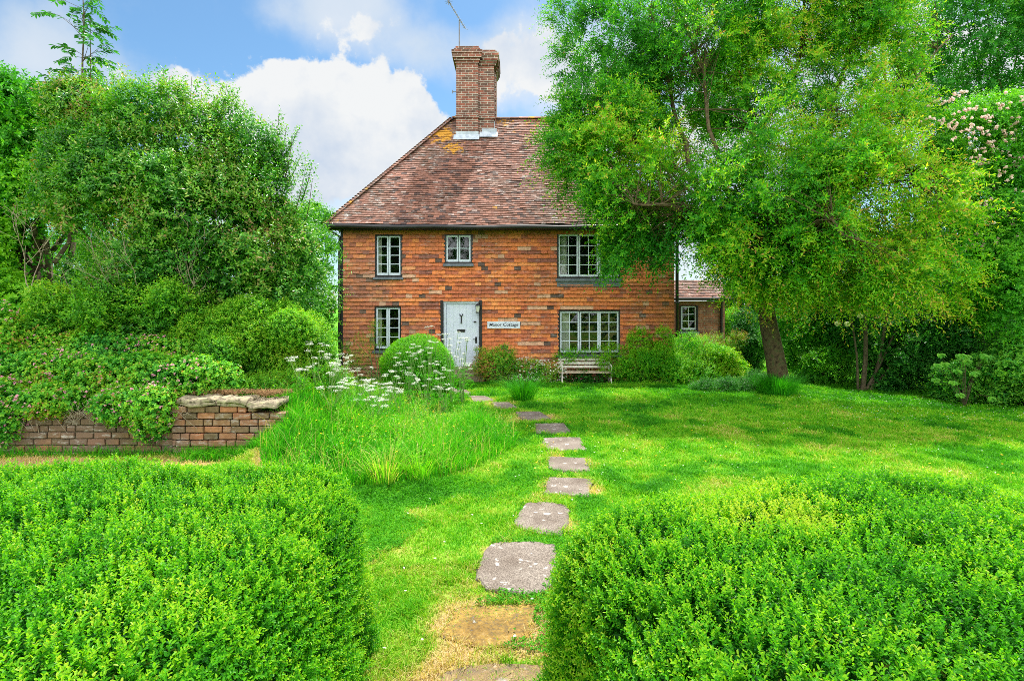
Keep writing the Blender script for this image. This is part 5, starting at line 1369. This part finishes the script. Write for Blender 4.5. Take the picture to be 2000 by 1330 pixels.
lobesT = [lobe_px(1180, 110, 12.4, 80, 110), lobe_px(1250, 60, 12.6, 120, 110), lobe_px(1400, 20, 12.8, 150, 110), lobe_px(1560, 0, 12.6, 160, 120), lobe_px(1700, 60, 12.2, 130, 130), lobe_px(1190, 230, 12.3, 95, 90), lobe_px(1130, 230, 12.2, 45, 45), lobe_px(1320, 180, 12.6, 130, 120), lobe_px(1500, 170, 12.7, 150, 130), lobe_px(1660, 200, 12.2, 130, 120),
          lobe_px(1160, 330, 12.0, 80, 70), lobe_px(1250, 350, 11.9, 110, 90), lobe_px(1210, 420, 11.8, 80, 60), lobe_px(1380, 360, 11.6, 130, 110), lobe_px(1520, 350, 11.5, 130, 110), lobe_px(1680, 370, 11.0, 130, 110), lobe_px(1780, 440, 10.6, 90, 110), lobe_px(1770, 540, 10.2, 95, 75), lobe_px(1680, 520, 10.6, 90, 80),
          lobe_px(1440, 480, 11.5, 110, 95), lobe_px(1560, 500, 11.2, 110, 95), lobe_px(1300, 460, 11.8, 100, 60), lobe_px(1500, 530, 11.8, 60, 40), lobe_px(1620, 300, 11.4, 110, 90), lobe_px(1370, 500, 11.9, 60, 55), lobe_px(1230, 480, 12.2, 75, 45), lobe_px(1300, 520, 12.3, 45, 40), lobe_px(1440, 530, 11.8, 45, 40), lobe_px(1640, 540, 10.6, 70, 35), lobe_px(1750, 560, 10.3, 60, 30), lobe_px(1870, 560, 10.3, 30, 25), lobe_px(1500, 545, 11.9, 50, 30), lobe_px(1580, 550, 11.5, 60, 35), lobe_px(1110, 300, 12.1, 40, 50), lobe_px(1120, 30, 12.4, 40, 40)]
def pushback(l_):      # keep the crown from spreading too far over the open lawn
    c_, r_ = l_; Y0 = c_[1]
    if Y0 >= 11.7: return (c_, r_)
    Y1 = 11.7 - (11.7 - Y0) * .45; k_ = Y1 / Y0
    return (np.array([c_[0] * k_, Y1, CH + (c_[2] - CH) * k_]), r_ * k_)
lobesT = [leanback(pushback(l_)) for l_ in lobesT]
for l_ in lobesT: l_[1][1] = min(l_[1][1], 1.15)
# sprays: clusters of drooping twigs
ncl = 3000
Pc, Oc = sample_lobes(sublobes(lobesT, 3, .5, 7), ncl, .5, 1.12, 0, .35)
keep = (fnoise(Pc, 1.35, 81) > .41) & (Pc[:, 1] < 14.4 + 1.6 * sm((Pc[:, 2] - 5.5) / 1.5)); Pc, Oc = Pc[keep], Oc[keep]
def gapT(P):
    X_, Y_ = 1000 + P[:, 0] / P[:, 1] * F, HZ - (P[:, 2] - CH) / P[:, 1] * F
    h1 = ((X_ < 1185) & (Y_ > 430)) | ((X_ < 1165) & (Y_ > 400)) | (((X_ - 1340) / 28) ** 2 + ((Y_ - 500) / 60) ** 2 < 1) | ((X_ < 1410) & (Y_ > 550)) | ((Y_ > 500) & (X_ < 1400) & (X_ > 1330)) | ((X_ < 1320) & (Y_ > 520)) | (Y_ > 600) | ((Y_ > 570) & (X_ < 1560) & (X_ > 1530)) | (((X_ - 1850) / 40) ** 2 + ((Y_ - 30) / 35) ** 2 < 1)
    return ~h1
kg = gapT(Pc); Pc, Oc = Pc[kg], Oc[kg]
Bt, Dt, Lt, Tt = [], [], [], []
for p_, o_ in zip(Pc, Oc):
    j = np.argsort(np.linalg.norm(LPA - p_, axis=1))[rng.integers(0, 6)]; q_ = LPA[j]
    midp = (q_ + p_) / 2 + np.array([0, 0, .12]); dvec = p_ - q_
    if np.linalg.norm(dvec) < 1.7: mb.tube([q_, midp, p_], [.012, .008, .004], 4, cap=False)
    m = rng.integers(8, 17)
    out = nrm((o_ * .7 + dvec / (np.linalg.norm(dvec) + .1) * .5 + np.array([0, 0, .05]))[None])[0]
    Bt.append(p_ + rng.normal(size=(m, 3)) * .11); Dt.append(out + rng.normal(size=(m, 3)) * .45); Lt.append(rng.uniform(.2, .62, m) * (1.35 if rng.random() < .25 else 1))
    camo = (12.4 - p_[1]) * .05 + (p_[0] - 6) * .02
    Tt.append(np.full(m, .53 + camo + .85 * (vnoise(p_[None], .8, 82)[0] - .5) + rng.normal() * .10).clip(.2, .74))
mb.build("trunk", bark, tr_, smooth=True)
Bt = np.concatenate(Bt); Dt = np.concatenate(Dt); Lt = np.concatenate(Lt); Tt = np.concatenate(Tt)
v, f, t = shoots(Bt, Dt, Lt, 15, .094, .034, .32, .68, .30, Tt, False, .12)
mesh_np("crown", v, f, G_tree, tr_, t)

# ================================================================== RIGHT BACKGROUND
def bgtree(name, lobes, n, k, sl, L, W, mat, label, cat, t0=.45, inner=0, base=None, nst=12, r0=.1, tn=.5, droop=.3, rough=.2, camside=.5, lo=.6, gap=None, nscale=.7):
    c_ = lobes[0][0]; b = base if base is not None else (c_[0], c_[1], 0)
    root = empty(name, b, label, cat)
    foliage("crown", sublobes(lobes, 4), n, k, sl, L, W, mat, root, droop, .3, .8, .25, t0, tn, lo=lo, hi=1.03, rough=rough, nscale=nscale, camside=camside, inner=inner, innerL=L * 1.7, gap=gap)
    mb = MB(); stems(mb, b, lobes, nst, r0, 6, .25, 7); mb.build("trunk", bark, root)
    return root
bgtree("broadleaf_tree", [lobe_px(1900, 60, 17, 110, 90), lobe_px(1990, 120, 17, 110, 100), lobe_px(1830, 180, 17.5, 80, 70), lobe_px(1960, -20, 17, 120, 80), lobe_px(2060, 60, 17, 120, 150)], 4600, 12, .40, .11, .055, G_far, "tall airy tree behind the rambling rose at top right", "tree", .45, base=(16, 17.5, 0), nst=12, r0=.06, lo=.2)
ros = bgtree("rambling_rose", [lobe_px(1900, 280, 12.2, 80, 90), lobe_px(1970, 260, 12.0, 80, 90), lobe_px(1850, 360, 12.0, 60, 80), lobe_px(1940, 380, 11.8, 85, 90), lobe_px(2010, 360, 11.8, 80, 120), lobe_px(1900, 470, 11.6, 70, 80), lobe_px(1980, 500, 11.4, 70, 110), lobe_px(1990, 620, 11.0, 60, 90), lobe_px(1920, 580, 11.6, 60, 70)], 10500, 9, .2, .055, .033, G_brt, "high rambling rose with clusters of pale pink flowers at the right edge", "rose", .55, base=(10.6, 12.2, 0), nst=16, r0=.05, inner=2500, rough=.34)
fl_ = [(1830, 205), (1855, 200), (1868, 190), (1900, 215), (1880, 225), (1925, 235), (1960, 210), (1990, 195), (1860, 245), (1905, 255), (1920, 262), (1945, 255), (1980, 240), (1840, 235), (1810, 240), (1960, 270), (1985, 290), (1925, 295), (1950, 300), (1906, 310), (1915, 320), (1965, 315), (1990, 312), (1900, 345), (1960, 340), (1978, 330), (1968, 415), (1950, 418), (1990, 425), (1978, 435), (1995, 405), (1905, 450), (1908, 480), (1885, 485), (1990, 460), (1850, 365), (1940, 280), (1975, 265), (1890, 270), (1870, 262), (1970, 520), (1990, 545), (1940, 545), (1995, 590), (1960, 560), (1990, 665), (1975, 690), (1930, 400), (1990, 380), (1925, 440), (1950, 480)]
Pr = []
for (x_, y_) in fl_:
    c_ = px(x_, y_, 11.15 if y_ > 330 else 11.3); n = random.randint(4, 9); Pr.append(c_ + rng.normal(size=(n, 3)) * np.array([.09, .05, .06]))
Pr = np.concatenate(Pr)
v, f, t = join([shoots(Pr, rng.normal(size=Pr.shape) * .5 + np.array([0, -.8, .6]), .04, 12, .042, .038, 0, .9, .3, np.full(len(Pr), .55), True, .25)])
mesh_np("flowers", v, f, R_pet, ros, t)
# large dark shrub masses under the trees
bgtree("dark_shrub", [lobe_px(1580, 690, 15.0, 60, 65), lobe_px(1560, 620, 15.5, 70, 60), lobe_px(1640, 640, 15.0, 70, 70), lobe_px(1620, 720, 14.2, 60, 45)], 6000, 8, .16, .05, .028, G_brt, "leafy green shrub on the lawn edge right of the leaning trunk", "shrub", .45, inner=1500, nst=8, r0=.03)
dk = bgtree("dark_shrub", [lobe_px(1700, 600, 14.5, 80, 80), lobe_px(1790, 640, 13.6, 90, 90), lobe_px(1740, 720, 13.4, 80, 60), lobe_px(1830, 700, 12.6, 80, 80), lobe_px(1900, 660, 12.2, 80, 90), lobe_px(1860, 600, 12.8, 90, 80)], 6500, 8, .18, .06, .032, G_dark, "deep green shrub thicket under the drooping branches", "shrub", .6, inner=2500, nst=8, r0=.03, rough=.35)
mb = MB(); R = random.Random(5)
for (a_, b_, c_, d_, r_) in ((1690, 765, 1770, 600, .035), (1695, 768, 1800, 640, .03), (1685, 765, 1690, 590, .06), (1700, 765, 1735, 600, .045), (1676, 762, 1660, 600, .03)):
    p0, p1 = px(a_, b_, 12.9), px(c_, d_, 12.9); mb.tube([p0, p0 * .6 + p1 * .4 + np.array([.05, 0, .03]), p1], [r_, r_ * .8, r_ * .6], 7)
mb.build("stem", dtwig, dk)
bgtree("dark_shrub", [lobe_px(1930, 740, 11.2, 70, 55), lobe_px(1990, 720, 10.9, 60, 75), lobe_px(1870, 760, 11.6, 55, 35)], 4200, 8, .16, .06, .035, G_far, "green shrub at the right edge on the lawn border", "shrub", .6, inner=1200, nst=6, r0=.03)
bl = empty("maple_sapling", px(1890, 790, 10.8), "young plant with large lobed pale green leaves before the dark thicket", "sapling")
mb = MB(); P5, D5 = [], []; R = random.Random(9)
for i in range(24):
    q_ = px(R.uniform(1810, 1935), R.uniform(690, 775), 10.7 + R.uniform(-.2, .2)); mb.tube([px(1885, 795, 10.9), (px(1885, 795, 10.9) + q_) / 2 + np.array([0, 0, .15]), q_], .0025, 4, cap=False)
    for a_ in (-1.1, -.5, 0, .5, 1.1): P5.append(q_); D5.append([math.sin(a_), -.5, -.35 * math.cos(a_) - .3])
v, f, _ = leaf_geo(np.array(P5), np.array(D5) + rng.normal(size=(len(P5), 3)) * .1, np.tile([0, -.6, .8], (len(P5), 1)), .12, .065, True); mesh_np("leaves", v, f, G_far, bl, np.repeat(rng.uniform(.6, 1., len(P5)), 6)); mb.build("stem", dtwig, bl)
# guelder rose balls and white flowers
gr_ = empty("snowball_bush", px(1650, 700, 14.2), "snowball bush with round pale green flower heads right of the trunk", "bush")
foliage("foliage", [lobe_px(1660, 640, 14.1, 40, 50)], 700, 7, .15, .05, .035, G_far, gr_, lo=.3)
Pb = []
for (x_, y_) in ((1636, 632), (1655, 633), (1680, 617), (1695, 611), (1890, 610), (1905, 620), (1922, 608)): Pb.append(px(x_, y_, 13.6 if x_ < 1800 else 11.4))
for nmb, (x_, y_) in enumerate(((1636, 632), (1655, 633), (1680, 617), (1695, 611))):
    c_ = px(x_, y_, 13.35); d_ = rdir(240); v, f, _ = leaf_geo(c_ + d_ * .055, d_ * .3 + rdir(240), d_, .022, .02); mesh_np("flower_head", v, f, leaf_mat("guelder_petal", [(0, (.40, .52, .34)), (1, (.62, .70, .52))], .3) if nmb == 0 else bpy.data.materials["guelder_petal"], gr_, np.repeat(rng.random(240), 4))
# distant belt closing the view
bgtree("tree_belt", [lobe_px(1450, 620, 26, 70, 80), lobe_px(1520, 560, 26, 120, 120), lobe_px(1640, 560, 25, 120, 130), lobe_px(1780, 540, 22, 130, 150), lobe_px(1900, 520, 20, 130, 170), lobe_px(2010, 520, 18, 130, 200)], 9000, 8, .30, .11, .06, G_dark, "line of dark trees closing the garden behind the right hand shrubs", "trees", .45, inner=4000, nst=8, r0=.1)
bgtree("garden_shrub", [lobe_px(1432, 655, 20.5, 26, 62), lobe_px(1462, 680, 20, 30, 40)], 2200, 8, .2, .06, .035, G_brt, "sunlit pale green shrub just right of the outbuilding", "shrub", .75, inner=300, nst=5, r0=.03)
bgtree("dark_shrub", [lobe_px(1470, 690, 16.5, 22, 45), lobe_px(1455, 640, 17, 22, 45)], 1500, 8, .2, .05, .03, G_dark, "narrow dark shrub between outbuilding and leaning trunk", "shrub", .5, inner=400, nst=5, r0=.03)
wf = empty("ox_eye_daisies", px(1988, 850, 9.0), "small clump of white flowers at the right edge of the lawn", "flowers")
c_ = px(1986, 846, 8.9); Pf = c_ + rng.normal(size=(14, 3)) * np.array([.14, .08, .03]); v, f, t = shoots(Pf, np.tile([0, -.3, 1.], (14, 1)), .01, 8, .03, .02, 0, .95, 0, np.full(14, .8), False); mesh_np("flowers", v, f, W_pet, wf, t)
mb = MB()
for p_ in Pf: mb.tube([(p_[0], p_[1], float(gz(p_[0], p_[1])) - .01), p_], .003, 4, cap=False)
mb.build("stem", stemg, wf)

# hedgerow behind the viewpoint (seen as the green reflection in the window panes)
bgtree("boundary_hedgerow", [(np.array([x_, -15.0, 4.0]), np.array([4.6, 1.8, 8.0 + .5 * math.sin(x_)])) for x_ in (-16, -11, -6, -1, 4, 9, 14)], 3000, 8, .45, .26, .14, G_dark, "dark leafy hedgerow mirrored in the window panes", "hedge", .45, inner=1500, nst=7, r0=.08, camside=2)
